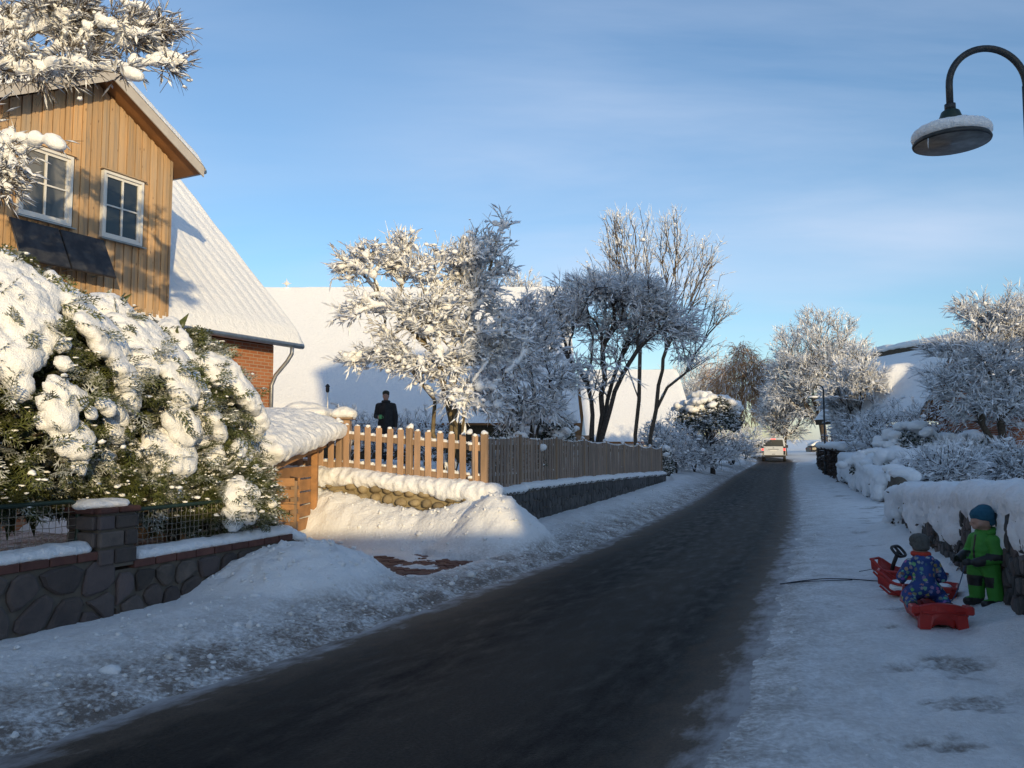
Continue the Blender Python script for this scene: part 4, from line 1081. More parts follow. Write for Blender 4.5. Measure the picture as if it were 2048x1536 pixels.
block('middle_house', 'medium flat roofed house behind the viewer right of the tall one', 22.5, 40, -19, -9.0, 10.2, 'red_brick', [(x, z) for x in (25, 29, 33, 37) for z in (1.8, 4.8)])
block('row_house', 'long flat roofed house far right behind the viewer', 42, 66, -10, 2, 10.5, 'plaster', [(x, z) for x in (45, 50, 55, 60) for z in (1.8, 4.8)])
# ================================================================ TREES
def tubes(P0, P1, R0, R1, n=3):
    """open prisms, one for each segment"""
    d = nrm(P1 - P0); ref = np.where(np.abs(d[:, 2:3]) < .9, np.array((0, 0, 1.0)), np.array((1.0, 0, 0)))
    u = nrm(np.cross(d, ref)); w = np.cross(d, u); N = len(P0)
    a = 2 * math.pi * np.arange(n) / n; cs = np.cos(a)[None, :, None] * u[:, None] + np.sin(a)[None, :, None] * w[:, None]
    A = P0[:, None] + cs * R0[:, None, None]; B = P1[:, None] + cs * R1[:, None, None]
    V = np.concatenate([A, B], 1).reshape(-1, 3); k = np.arange(n); b = (np.arange(N) * 2 * n)[:, None]
    F = np.stack([b + k, b + (k + 1) % n, b + n + (k + 1) % n, b + n + k], -1).reshape(-1, 4)
    return V, F
def ribbons(P0, P1, R0, R1, r):
    """hair-thin twig ends, narrower than a pixel"""
    d = nrm(P1 - P0); u = nrm(np.cross(d, nrm(r.normal(size=d.shape)))); N = len(P0)
    V = np.stack([P0 - u * R0[:, None], P0 + u * R0[:, None], P1 + u * R1[:, None], P1 - u * R1[:, None]], 1).reshape(-1, 3)
    return V, np.arange(N * 4).reshape(-1, 4)
TENT = (np.array([(1, 0, 0), (-1, 0, 0), (0, 1, 0), (0, -1, 0), (0, 0, 1.0)]), np.array([(0, 2, 4), (2, 1, 4), (1, 3, 4), (3, 0, 4)]))
OCT = (np.array([(1, 0, 0), (-1, 0, 0), (0, 1, 0), (0, -1, 0), (0, 0, 1), (0, 0, -1.0)]), np.array([(0, 2, 4), (2, 1, 4), (1, 3, 4), (3, 0, 4), (2, 0, 5), (1, 2, 5), (3, 1, 5), (0, 3, 5)]))
def snow_bits(P0, P1, R0, w, h, r, bit=None):
    """rounded ridges of snow lying on top of twigs"""
    d = P1 - P0; L = np.linalg.norm(d, axis=1); d = nrm(d); s = np.cross(d, np.array((0, 0, 1.0))); bad = np.linalg.norm(s, axis=1) < .15
    s[bad] = np.array((.8, .6, 0)); s = nrm(s); t = nrm(np.cross(s, d)); f = r.uniform(.3, .7, len(L))[:, None]
    C = P0 + (P1 - P0) * f + t * (R0 * .35)[:, None]
    A = np.stack([d * (L * r.uniform(.45, .72, len(L)))[:, None], s * w[:, None], t * h[:, None]], 1)
    return many(bit or TENT, C, A)
def cloud(ells, n, r, shell=.35):
    """points spread through a union of ellipsoids ((centre),(half sizes), weight)"""
    w = np.array([e[2] for e in ells], float); k = r.choice(len(ells), n, p=w / w.sum())
    d = nrm(r.normal(size=(n, 3))); rad = r.random(n) ** shell
    C = np.array([e[0] for e in ells], float)[k]; S = np.array([e[1] for e in ells], float)[k]
    return C + d * S * rad[:, None]
def gappy(ells, n, r, shell, freq, thr):
    """the same, with open gaps between the clumps"""
    Q = cloud(ells, int(n * 2.2), r, shell); k = fbm(Q[:, 0] * freq, Q[:, 1] * freq, Q[:, 2] * freq * 1.5, 2) > thr
    return Q[k][:n]
def grow(stems, tips, bf):
    """join the tips to the stems, each at the node that costs least; returns positions and parents"""
    pos, par, plen = [], [], []
    for st_ in stems:
        for i, p in enumerate(st_):
            if i == 0 and pos:
                dd_ = [float(np.linalg.norm(np.array(p) - q)) for q in pos]; j_ = int(np.argmin(dd_))
                if dd_[j_] < 1e-4: last = j_; continue
            elif i > 0 and any(np.linalg.norm(np.array(p) - q) < 1e-4 for q in pos):
                last = next(j for j, q in enumerate(pos) if np.linalg.norm(np.array(p) - q) < 1e-4); continue
            if i == 0: par.append(-1); plen.append(0.0)
            else: par.append(last); plen.append(plen[last] + np.linalg.norm(np.array(p) - pos[last]))
            pos.append(np.array(p, float)); last = len(pos) - 1
    N0, N = len(pos), len(tips)
    P = np.concatenate([np.array(pos), tips]); par = np.concatenate([np.array(par), np.full(N, -1)]); pl = np.concatenate([np.array(plen), np.zeros(N)])
    D = np.linalg.norm(tips[:, None] - P[None, :N0], axis=2) + bf * pl[None, :N0]
    D[:, 0] += 1e3 if N0 > 3 else 0
    best = D.argmin(1); cost = D.min(1); left = np.ones(N, bool); idx = np.arange(N)
    for _ in range(N):
        i = int(np.argmin(np.where(left, cost, 1e9))); left[i] = False; g = N0 + i
        par[g] = best[i]; pl[g] = pl[best[i]] + np.linalg.norm(P[g] - P[best[i]])
        c = np.linalg.norm(tips - tips[i], axis=1) + bf * pl[g]; b_ = left & (c < cost)
        cost[b_] = c[b_]; best[b_] = g
    return P, par, N0
def tree(name, label, cat, stems, ells, n, seed, bf=.45, tw=3, twl=.35, twr=.006, tip=.008, pipe=2.3, snow=(.022, .03), bark='bark_dark',
         updown=.15, group=None, rmax=.14, lumps=0, lump_r=.06, cover=.9, subtw=1, shell=.4, snowmat='tree_snow', droop=0.0, mids=True, jitter=.12, rmin_snow=1.0, gap_f=1.6, gap_t=-.10, lump_t=ICO1, bit=None, frost='frost', pads=None):
    r = np.random.default_rng(seed)
    base = np.array(stems[0][0], float)
    t_ = thing(name, label, cat, base, group)
    tips = gappy(ells, n, r, shell, gap_f, gap_t)
    P, par, N0 = grow(stems, tips, bf)
    N = len(P); ch = [[] for _ in range(N)]
    for i in range(N):
        if par[i] >= 0: ch[par[i]].append(i)
    for _ in range(2):                                   # ease the kinks
        Q = P.copy()
        for i in range(N0, N):
            if ch[i]: Q[i] = .6 * P[i] + .2 * P[par[i]] + .2 * P[ch[i]].mean(0)
        P = Q
    rad = np.full(N, tip); depth = np.zeros(N)
    order = []; stack = [i for i in range(N) if par[i] < 0]
    while stack:
        i = stack.pop(); order.append(i); stack.extend(ch[i])
    for i in order[::-1]:
        if ch[i]: rad[i] = min(sum(rad[c] ** pipe for c in ch[i]) ** (1 / pipe), rmax)
    # branch segments, long ones bent in the middle
    e = np.array([i for i in range(N) if par[i] >= 0]); A, B = P[par[e]], P[e]
    RA, RB = np.minimum(rad[par[e]], rad[e] * 1.5), rad[e]
    L = np.linalg.norm(B - A, axis=1)
    mid = (A + B) / 2 + r.normal(size=A.shape) * (L * jitter)[:, None] * .5; mid[:, 2] += L * .05
    S0, S1 = np.concatenate([A, mid]), np.concatenate([mid, B]); Q0, Q1 = np.concatenate([RA, (RA + RB) / 2]), np.concatenate([(RA + RB) / 2, RB])
    big = Q0 > .03
    parts = [tubes(S0[big], S1[big], Q0[big], Q1[big], 7)] if big.any() else []
    Vb, Fb = [], []; o_ = 0
    def acc(v, f):
        nonlocal o_
        Vb.append(v); Fb.append(f + o_); o_ += len(v)
    if big.any():
        acc(*parts[0]); solid('trunk', np.concatenate(Vb), np.concatenate(Fb), bark, t_, sm=True); Vb, Fb, o_ = [], [], 0
    acc(*tubes(S0[~big], S1[~big], Q0[~big], Q1[~big], 4))
    # twigs at every thin node
    cand = np.array([i for i in range(N0, N) if rad[i] < .035])
    T = np.repeat(cand, tw); nt = len(T)
    ed_ = nrm(P[T] - P[par[T]]); cen = np.mean([el[0] for el in ells], axis=0); outw = nrm(P[T] - cen)
    d = nrm(ed_ * .7 + outw * .35 + r.normal(size=(nt, 3)) * .55 + np.array((0, 0, updown)))
    l = twl * r.uniform(.45, 1.25, nt)
    m1 = P[T] + d * (l * .5)[:, None]; d2 = nrm(d + r.normal(size=(nt, 3)) * .28 + np.array((0, 0, -droop))); m2 = m1 + d2 * (l * .5)[:, None]
    T0, T1 = [P[T], m1], [m1, m2]; TR0, TR1 = [np.full(nt, twr), np.full(nt, twr * .8)], [np.full(nt, twr * .8), np.full(nt, twr * .45)]
    for k in range(subtw):
        sd = nrm(d + r.normal(size=(nt, 3)) * .75 + np.array((0, 0, updown * .6 - droop))); b = m1 if k % 2 == 0 else P[T] + d * (l * .25)[:, None]
        T0.append(b); T1.append(b + sd * (l * r.uniform(.3, .6, nt))[:, None]); TR0.append(np.full(nt, twr * .75)); TR1.append(np.full(nt, twr * .4))
    T0, T1, TR0, TR1 = [np.concatenate(v) for v in (T0, T1, TR0, TR1)]
    acc(*(tubes(T0[:nt], T1[:nt], TR0[:nt], TR1[:nt], 3) if mids else ribbons(T0[:nt], T1[:nt], TR0[:nt] * 1.3, TR1[:nt] * 1.3, r)))
    fv, ff = ribbons(T0[nt:], T1[nt:], TR0[nt:] * 1.5, TR1[nt:] * 1.5, r); solid('fine_twigs', fv, ff, frost, t_, kind='stuff')
    solid('twigs', np.concatenate(Vb), np.concatenate(Fb), bark, t_, kind='stuff')
    # snow lying on it all
    A0, A1, AR = np.concatenate([S0, T0]), np.concatenate([S1, T1]), np.concatenate([Q0, TR0])
    dd = nrm(A1 - A0); hz = np.sqrt(np.clip(1 - dd[:, 2] ** 2, 0, 1))
    keep = (r.random(len(A0)) < cover * (.35 + .65 * hz)) & (AR < rmin_snow)
    A0, A1, AR, hz = A0[keep], A1[keep], AR[keep], hz[keep]
    f = (.35 + .65 * hz) * r.lognormal(0, .38, len(A0))
    V, F = snow_bits(A0, A1, AR, np.minimum(AR * .8 + snow[0] * f, snow[0] * 3.2 + AR * .9), AR * .6 + snow[1] * f * .8, r, bit)
    if lumps:
        k = r.choice(len(A1), lumps); rr = np.minimum(lump_r * r.lognormal(0, .4, lumps), lump_r * 1.9)
        V2, F2 = rough(lump_t, A1[k] + np.array((0, 0, .3)) * rr[:, None], rr[:, None] * r.uniform(.6, 1.6, (lumps, 3)) * np.array((1.15, 1.15, .62)), r)
        V, F = np.concatenate([V, V2]), np.concatenate([F, F2 + len(V)])
    solid('snow', V, F, snowmat, t_, sm=True, kind='stuff')
    if pads:                                             # continuous ridges of snow on top of the boughs
        ok = (Q0 < .07); B0, B1, BR = S0[ok], S1[ok], Q0[ok]; d = B1 - B0; L = np.linalg.norm(d, axis=1); d = nrm(d)
        hz = np.sqrt(np.clip(1 - d[:, 2] ** 2, 0, 1)); k = (hz > .35) & (r.random(len(L)) < pads[2]); B0, B1, BR, d, L, hz = B0[k], B1[k], BR[k], d[k], L[k], hz[k]
        sd = nrm(np.cross(d, np.array((0, 0, 1.0)))); up_ = np.cross(sd, d); f = r.lognormal(0, .35, len(L)) * hz
        w_, h_ = BR * .9 + pads[0] * f, BR * .5 + pads[1] * f
        A = np.stack([d * np.minimum(L * .62, .15)[:, None], sd * w_[:, None], up_ * h_[:, None]], 1)
        blob('bough_snow', (B0 + B1) / 2 + up_ * (BR * .5 + h_ * .5)[:, None], A, pads[3], 'snow', t_, 1, pads[3] * .5, 14, kind='stuff')
    return t_
def ell(px, py, Y, rx, ry, w=1.0, dep=1.0):
    """ellipsoid crown lobe: its middle seen at (px,py), Y ahead, half sizes in photo pixels"""
    k = Y / FPX; return (at(px, py, Y), (rx * k, dep * (rx + ry) * .5 * k, ry * k), w)
def poly3(pts): return [at(*p) for p in pts]

# 1 the sunlit shrub tree in the corner garden
b0 = np.array((-1.0, 13.6, .8))
s1 = [b0, b0 + (-.05, 0, .5), at(885, 760, 13.5), at(850, 690, 13.4), at(800, 640, 13.3)]
s2 = [b0, b0 + (.05, .1, .5), at(905, 770, 13.7), at(905, 700, 13.8), at(925, 650, 13.9), at(960, 590, 14.0)]
s3 = [b0, b0 + (.15, -.1, .3), at(930, 800, 13.3), at(960, 745, 13.2), at(990, 700, 13.2)]
s4 = [b0, at(870, 800, 13.8), at(830, 750, 13.9), at(790, 715, 13.9)]
s5 = [at(960, 590, 14.0), at(985, 520, 14.0), at(1000, 470, 14.0), at(1014, 436, 14.0)]
tree('snowy_tree', 'sunlit snow laden tree with a leaning top spike behind the picket fence corner', 'tree', [s1, s2, s3, s4, s2[:1] + s2[1:] + s5[1:]],
     [ell(735, 535, 13.5, 75, 34, 1.5), ell(800, 515, 13.6, 70, 40, 1.5), ell(880, 560, 13.6, 95, 60, 3), ell(960, 530, 13.9, 60, 60, 1.8), ell(750, 625, 13.3, 70, 35, 1.2),
      ell(850, 640, 13.5, 120, 55, 3), ell(950, 640, 13.9, 90, 75, 2.5), ell(760, 715, 13.7, 90, 18, 1.1), ell(860, 722, 13.5, 80, 38, 1.6), ell(995, 700, 13.8, 75, 70, 1.8), ell(1003, 470, 14.0, 24, 42, .5), ell(950, 800, 13.3, 70, 40, 1.0)],
     1050, 101, bf=.40, tw=3, twl=.33, twr=.0042, tip=.0060, snow=(.018, .027), bark='bark_tan', rmax=.075, lumps=900, lump_r=.026, pads=(.036, .034, .85, .027), subtw=2, updown=.05, cover=.72, gap_f=1.7, gap_t=.05)
# 2 the shaded layered tree beside it
b0 = np.array((.45, 16.6, .75))
tree('shaded_shrub_tree', 'shaded bluish shrub tree right of the sunlit tree', 'tree',
     [[b0, at(1070, 800, 16.6), at(1060, 730, 16.5), at(1040, 670, 16.4)], [b0, at(1100, 790, 16.8), at(1090, 720, 16.9)], [b0, at(1030, 800, 16.4), at(1005, 740, 16.3)]],
     [ell(1040, 700, 16.5, 75, 70, 2), ell(1080, 640, 16.6, 60, 60, 1.5), ell(1010, 770, 16.2, 70, 55, 1.5), ell(1100, 760, 16.7, 60, 60, 1.2), ell(1060, 820, 16.4, 80, 40, 1.2)],
     430, 103, bf=.35, tw=4, twl=.44, twr=.0045, tip=.0065, cover=.9, gap_f=1.4, gap_t=.06, snow=(.017, .024), rmax=.06, subtw=2, updown=.02)
# 3 the umbrella shaped tree in shade
b0 = np.array((2.28, 21.4, .75))
sts = [[b0, at(1185, 830, 21.4), at(1175, 770, 21.4), at(1135, 715, 21.2), at(1120, 660, 21.2)], [b0, at(1205, 830, 21.5), at(1210, 760, 21.5), at(1205, 700, 21.6), at(1190, 640, 21.8)],
       [b0, at(1220, 820, 21.3), at(1245, 750, 21.3), at(1275, 700, 21.3), at(1320, 660, 21.2)], [b0, at(1215, 800, 21.7), at(1240, 720, 22.0), at(1260, 650, 22.1)]]
tree('spreading_tree', 'shaded spreading tree with a wide umbrella crown above the long fence', 'tree', sts,
     [ell(1150, 610, 21.4, 60, 45, 2), ell(1210, 590, 21.6, 80, 38, 2.5), ell(1280, 610, 21.6, 75, 45, 2.5), ell(1340, 650, 21.4, 50, 40, 1.8), ell(1240, 650, 21.8, 110, 40, 3), ell(1360, 690, 21.3, 30, 30, .8), ell(1120, 660, 21.3, 40, 40, 1.0), ell(1240, 590, 21.4, 110, 36, 2), ell(1200, 740, 21.4, 90, 60, .7)],
     1150, 107, bf=.5, tw=4, twl=.48, twr=.0052, tip=.0080, cover=.8, gap_f=1.5, gap_t=.03, snow=(.017, .024), rmax=.10, subtw=2, updown=.10)
# 4, 5 two slim tall trees with sunlit tops
b0 = np.array((4.25, 27.3, .5))
tree('slim_tall_tree', 'slim tall bare tree with straight trunk, left one of the sunlit top pair', 'tree',
     [[b0, at(1278, 800, 27.2), at(1280, 700, 27.2), at(1268, 620, 27.2), at(1255, 540, 27.2), at(1245, 470, 27.2)], [at(1280, 700, 27.2), at(1230, 600, 27.3), at(1222, 500, 27.3)], [at(1280, 700, 27.2), at(1295, 600, 27.1), at(1285, 480, 27.0)]],
     [ell(1225, 500, 27.2, 22, 75, 1), ell(1245, 490, 27.2, 22, 75, 1), ell(1285, 490, 27.2, 24, 75, 1), ell(1265, 570, 27.2, 60, 60, 1.2), ell(1190, 560, 27.4, 22, 40, .3)],
     190, 109, bf=.9, tw=3, twl=.50, twr=.0055, tip=.009, snow=(.009, .014), rmax=.13, subtw=1, updown=.75, bark='bark_brown', lumps=50, lump_r=.034, cover=.75, group='slim tall trees')
b0 = np.array((4.92, 28.2, .45))
tree('slim_tall_tree', 'slim leaning bare tree with fan shaped sunlit top, right one of the pair', 'tree',
     [[b0, at(1312, 820, 28.2), at(1325, 740, 28.2), at(1332, 700, 28.2), at(1345, 620, 28.2), at(1350, 540, 28.2), at(1355, 460, 28.2)], [at(1332, 700, 28.2), at(1380, 620, 28.0), at(1410, 540, 28.0), at(1425, 490, 28.0)], [at(1332, 700, 28.2), at(1330, 600, 28.5), at(1320, 500, 28.5)], [at(1345, 620, 28.2), at(1410, 620, 27.8), at(1455, 600, 27.7)]],
     [ell(1325, 500, 28.4, 20, 70, 1), ell(1358, 490, 28.2, 22, 75, 1.2), ell(1410, 530, 28.0, 32, 70, 1.3), ell(1380, 560, 28.1, 40, 70, 1.2), ell(1425, 620, 27.8, 38, 35, 1.1), ell(1400, 690, 27.8, 40, 40, .7), ell(1345, 600, 28.2, 40, 60, .8)],
     230, 111, bf=.85, tw=3, twl=.52, twr=.0055, tip=.009, snow=(.009, .014), rmax=.15, subtw=1, updown=.55, bark='bark_brown', lumps=50, lump_r=.034, cover=.75, group='slim tall trees')
# 6 frosted crown behind the barn
def far_tree(name, label, px, py_top, py_bot, half, Y, seed, n=900, bark='bark_pale', lean=0, **kw):
    k = Y / FPX; g = gz(at(px, 884, Y)[0], Y); base = at(px, 884, Y); base[2] = g
    top = at(px, py_top, Y); H = top[2] - g; zb = at(px, py_bot, Y)[2]; mid = (top[2] + zb) / 2
    st_ = [[base, base + (0, 0, H * .22), base + (.1, 0, H * .45), base + (0, 0, H * .75)], [base + (0, 0, H * .22), base + (half * k * .3, 0, H * .5)], [base + (0, 0, H * .22), base + (-half * k * .3, 0, H * .5)]]
    el = [((base[0], Y, mid), (half * k * .9, half * k * .8, (top[2] - zb) / 2), 3), ((base[0], Y, mid - (top[2] - zb) * .15), (half * k, half * k * .9, (top[2] - zb) * .33), 3)]
    kw.setdefault('tw', 4); kw.setdefault('snow', (.034, .048)); kw.setdefault('gap_f', .5)
    return tree(name, label, 'tree', st_, el, n, seed, bf=.6, twl=1.15 * max(.6, Y / 80), twr=.009 * Y / 60, tip=.014 * Y / 60, rmax=.35, bark=bark, subtw=2, updown=.25, mids=False, **kw)
far_tree('frosted_tree', 'pale frosted tree crown rising behind the barn ridge', 1040, 540, 730, 62, 58, 121, 700)
far_tree('big_oak', 'big domed snow covered tree at the end of the street', 1645, 622, 850, 112, 84, 123, 1900, bark='bark_brown', snow=(.042, .056), gap_f=.45, gap_t=-.08)
far_tree('roadside_tree', 'smaller frosted tree standing left below the big domed tree', 1570, 735, 880, 50, 88, 125, 500, bark='bark_dark')
far_tree('roadside_tree', 'low dark frosted tree beside the lamp right of the big domed tree', 1718, 700, 880, 62, 41, 127, 700, bark='bark_dark')
for k, (px, pt, pb_, hw, Y, lb) in enumerate([(1395, 715, 850, 48, 118, 'leftmost hazy tree of the far row over the white barn'), (1430, 700, 850, 45, 125, 'middle hazy tree of the far row, left of the birch'), (1545, 755, 870, 34, 130, 'slender hazy tree right of the birch far down the street'), (1345, 735, 850, 40, 128, 'hazy far tree just behind the distant barn')]):
    far_tree('distant_tree', lb, px, pt, pb_, hw, Y, 130 + k, 330, bark='bark_pale', group='hazy trees far down the street')
# 7 weeping birch, coppery hanging twigs
Y = 96; base = at(1490, 884, Y); base[2] = gz(base[0], Y); k = Y / FPX
tree('weeping_birch', 'weeping birch with coppery hanging twigs lit by the sun', 'tree', [[base, at(1488, 800, Y), at(1490, 740, Y), at(1486, 690, Y)], [at(1488, 800, Y), at(1450, 750, Y)], [at(1488, 800, Y), at(1520, 745, Y)]],
     [ell(1487, 715, Y, 20, 34, 1), ell(1450, 765, Y, 45, 50, 2), ell(1515, 765, Y, 32, 55, 2), ell(1490, 780, Y, 55, 65, 3)], 800, 141, bf=.5, tw=5, twl=1.7, twr=.022, tip=.025, snow=(.026, .03), rmax=.25, bark='bark_birch', subtw=1, updown=-.9, droop=.9, mids=False, cover=.45, frost='bark_birch')
# 8 garden tree on the right, lit top
b0 = np.array((14.55, 24.0, .42))
tree('garden_tree', 'snow covered garden tree with sunlit top beside the brick house', 'tree',
     [[b0, b0 + (0, 0, .7), at(1965, 850, 24), at(1940, 790, 24), at(1925, 730, 24)], [b0 + (0, 0, .7), at(2000, 840, 24), at(2015, 770, 24.2), at(2000, 690, 24.2), at(1985, 620, 24.2)], [at(2000, 840, 24), at(2045, 790, 24), at(2090, 740, 24)], [at(1965, 850, 24), at(1985, 780, 23.6), at(1970, 700, 23.6)]],
     [ell(1980, 640, 24.2, 75, 45, 2), ell(2040, 640, 24.2, 75, 60, 2), ell(1930, 700, 24, 70, 40, 2), ell(1900, 760, 23.8, 55, 35, 1.2), ell(1990, 730, 24, 90, 60, 3), ell(2080, 740, 24, 80, 70, 1.5), ell(1960, 810, 23.8, 70, 35, 1.5), ell(2030, 820, 24, 80, 40, 1.3)],
     950, 151, bf=.45, tw=4, twl=.55, twr=.0060, tip=.0095, cover=.88, gap_f=1.3, gap_t=.03, snow=(.016, .022), rmax=.15, bark='bark_brown', subtw=2, updown=.12, lumps=200, lump_r=.030, pads=(.034, .032, .7, .036))
# 9 tree whose boughs hang into the picture top left; its trunk stands outside the frame
tb = np.array((-8.3, 9.2, .5))
def o(px, py, Y): return at(px, py, Y)
tree('overhanging_tree', 'snow laden boughs hanging into the top left corner in front of the gable', 'tree',
     [[tb, tb + (.2, 0, 2.5), tb + (.6, -.1, 4.2), o(-200, 100, 9.0), o(-60, 40, 9.0), o(60, 10, 9.0), o(150, 55, 9.0), o(230, 85, 9.1), o(310, 110, 9.1), o(370, 128, 9.1)],
      [o(60, 10, 9.0), o(170, -30, 9.1), o(260, 20, 9.2), o(330, 50, 9.2)], [tb + (.6, -.1, 4.2), o(-120, 160, 8.8), o(-20, 130, 8.8), o(90, 130, 8.8), o(190, 140, 8.8), o(280, 160, 8.8)],
      [tb + (.2, 0, 2.5), o(-220, 330, 8.6), o(-80, 270, 8.6), o(0, 280, 8.6), o(60, 285, 8.6), o(120, 300, 8.6)], [o(-80, 270, 8.6), o(-30, 350, 8.5), o(20, 390, 8.5)], [o(-60, 40, 9.0), o(40, -60, 9.2), o(150, -70, 9.3)]],
     [ell(90, 30, 9.0, 110, 45, 3, .6), ell(200, 60, 9.1, 90, 45, 2.4, .6), ell(270, 70, 9.1, 70, 40, 1.4, .6), ell(330, 120, 9.1, 40, 18, .6, .6), ell(60, 120, 8.9, 110, 45, 2.4, .6), ell(190, 130, 8.9, 80, 28, 1.6, .6), ell(-60, 80, 9.0, 110, 80, 2, .6), ell(40, 285, 8.6, 70, 22, .8, .6), ell(0, 360, 8.5, 40, 60, .8, .6), ell(-90, 260, 8.6, 80, 80, 1, .6), ell(120, -60, 9.2, 150, 40, 1.5, .6), ell(330, 45, 9.2, 35, 20, .4, .6)],
     950, 161, bf=.35, tw=4, twl=.30, twr=.0036, tip=.0048, snow=(.010, .018), rmax=.13, bark='bark_brown', subtw=2, updown=.0, lumps=250, lump_r=.026, pads=(.040, .036, .9, .022), jitter=.16, cover=.55, gap_f=2.2, gap_t=.0, lump_t=ICO2, frost='bark_brown')

# ================================================================ CONIFERS BEHIND THE LEFT WALL
def spray_template(nb=5):
    """flat fern-like spray along +x in the xy plane, drooping tip"""
    V, F = [], []
    def blade(a, b, w):
        a, b = np.array(a), np.array(b); d = nrm(b - a); s = np.array((-d[1], d[0], 0)) * w; k = len(V)
        V.extend([a - s, a + s, b + s * .35, b - s * .35]); F.append((k, k + 1, k + 2, k + 3))
    z = lambda x: -.22 * x * x
    for i in range(2): blade((i * .5, 0, z(i * .5)), ((i + 1) * .5, 0, z((i + 1) * .5)), .028 - .006 * i)
    for i in range(nb):
        x = .08 + .86 * i / nb; l = .46 * (1 - x * .72)
        for sg in (-1, 1):
            b = (x + l * .72, sg * l * .72, z(x + l * .6) - .03); blade((x, 0, z(x)), b, .024)
            m_ = np.array((x + l * .72 * .45, sg * l * .72 * .45, z(x) - .01)); blade(m_, m_ + np.array((l * .42, sg * l * .06, -.02)), .024); blade(m_, m_ + np.array((l * .12, sg * l * .42, -.02)), .024)
    return np.array(V), np.array(F)
SPRAY = spray_template()
def frames(d, r, roll=.6):
    d = nrm(d); s = nrm(np.cross(d, np.array((0, 0, 1.0))) + 1e-6); n = np.cross(s, d); a = r.normal(0, roll, len(d))[:, None]
    return np.stack([d, s * np.cos(a) + n * np.sin(a), n * np.cos(a) - s * np.sin(a)], 1)
def conifer(name, label, c, rx, H, seed, n=2300, L=.26, zb=.55, pillows=34, lowsnow=.3, mat='thuja', group=None, prof=None, flop=0.0, pr=(.07, .18)):
    r = np.random.default_rng(seed); c = np.array(c, float)
    t_ = thing(name, label, 'conifer', c, group)
    prof = prof or (lambda f: np.interp(f, [0, .12, .4, .7, .9, 1], [.75, .98, 1.0, .78, .45, .12]))
    f = r.random(n) ** .85; a = r.uniform(0, 2 * math.pi, n)
    def surf(f, a, k=1.0):
        lob = 1 + .20 * pn(np.cos(a) * 1.6 + seed, np.sin(a) * 1.6, f * 3.2) + .10 * pn(np.cos(a) * 4, np.sin(a) * 4 + seed, f * 8)
        rr = rx * prof(f) * lob * k; return np.stack([c[0] + rr * np.cos(a), c[1] + rr * np.sin(a), c[2] + zb + f * (H - zb)], -1)
    dep = r.uniform(.62, 1.10, n); Pp = surf(f, a, dep)
    d = np.stack([np.cos(a), np.sin(a), r.normal(.12, .38, n) - .12], -1) + r.normal(0, .35, (n, 3))
    A = frames(d, r) * (L * r.uniform(.65, 1.3, n))[:, None, None]
    V, F = many(SPRAY, Pp, A)
    solid('foliage', V, F, mat, t_, kind='stuff')
    MB().tube([c, c + (0, 0, H * .5), c + (0, 0, H * .85)], [.09, .06, .02], 7).build('trunk', 'bark_brown', t_)
    # a few inner branches so that the gaps do not look hollow
    fi, ai = r.random(120), r.uniform(0, 2 * math.pi, 120); Q = surf(fi, ai, .85); st_ = np.stack([np.full(120, c[0]), np.full(120, c[1]), Q[:, 2] - .25], -1)
    V, F = tubes(st_, Q, np.full(120, .018), np.full(120, .006), 4); solid('branches', V, F, 'bark_brown', t_, kind='stuff')
    # inner shade mass of old brown sprays
    fm, am = r.random(n // 3), r.uniform(0, 2 * math.pi, n // 3); Q = surf(fm, am, r.uniform(.3, .7, n // 3)); V, F = many((np.array([(0, 0, 0), (.45, -.2, .02), (1, 0, -.1), (.45, .2, .02)]), np.array([(0, 1, 2, 3)])), Q, frames(r.normal(size=(n // 3, 3)), r) * L * 1.3)
    solid('inner_foliage', V, F, mat, t_, kind='stuff')
    C, S = [], []
    for k in range(pillows):
        f0 = 1 - r.random() ** 1.15 * (1 - lowsnow * .2) * .85; a0 = r.uniform(0, 2 * math.pi); big = r.uniform(*pr) * (1.15 if f0 > .55 else .68)
        m_ = r.integers(2, 6); da = r.normal(0, .05)
        for j in range(m_):
            fj = f0 - j * .075 * big / .16; aj = a0 + da * j + r.normal(0, .06)
            if fj < .02: break
            nn = nrm(np.array((math.cos(aj), math.sin(aj), .75 if fj > .5 else .45))); t1 = np.array((-math.sin(aj), math.cos(aj), 0)); t2 = np.cross(nn, t1)
            s_ = big * (1 - .08 * j) * r.uniform(.65, 1.25); q = surf(np.array([fj]), np.array([aj]), 1.0)[0] + nn * s_ * .12
            C.append(q); S.append(np.stack([t1 * s_ * r.uniform(.8, 1.5), t2 * s_ * r.uniform(1.0, 1.7), nn * s_ * r.uniform(.38, .62)]))
            if r.random() < .6:
                q2 = q + t1 * s_ * r.choice([-1, 1]) * 1.0 + t2 * s_ * r.normal(0, .4); C.append(q2); S.append(np.stack([t1 * s_ * .75, t2 * s_ * r.uniform(.6, 1.2), nn * s_ * .38]))
    blob('snow', C, S, .028, 'snow', t_, 3, .030, 8.0)
    # snow crumbs caught in the sprays
    k = r.choice(len(Pp), int(n * .6)); rr = r.uniform(.006, .024, len(k)); q = Pp[k] + A[k, 0] * r.uniform(.2, .8, len(k))[:, None] + np.array((0, 0, .012))
    V, F = rough(ICO1, q, rr[:, None] * r.uniform(.6, 1.8, (len(k), 3)) * np.array((1.2, 1.2, .6)), r, .55, 1.3); solid('snow_crumbs', V, F, 'tree_snow', t_, sm=True, kind='stuff')
    return t_
cg = 'snow laden conifers behind the left wall'
conifer('conifer_shrub', 'leftmost snow laden conifer at the picture edge below the solar panels', w1(-.75, -1.25, .45), 1.15, 2.38, 201, 2100, group=cg, pillows=56)
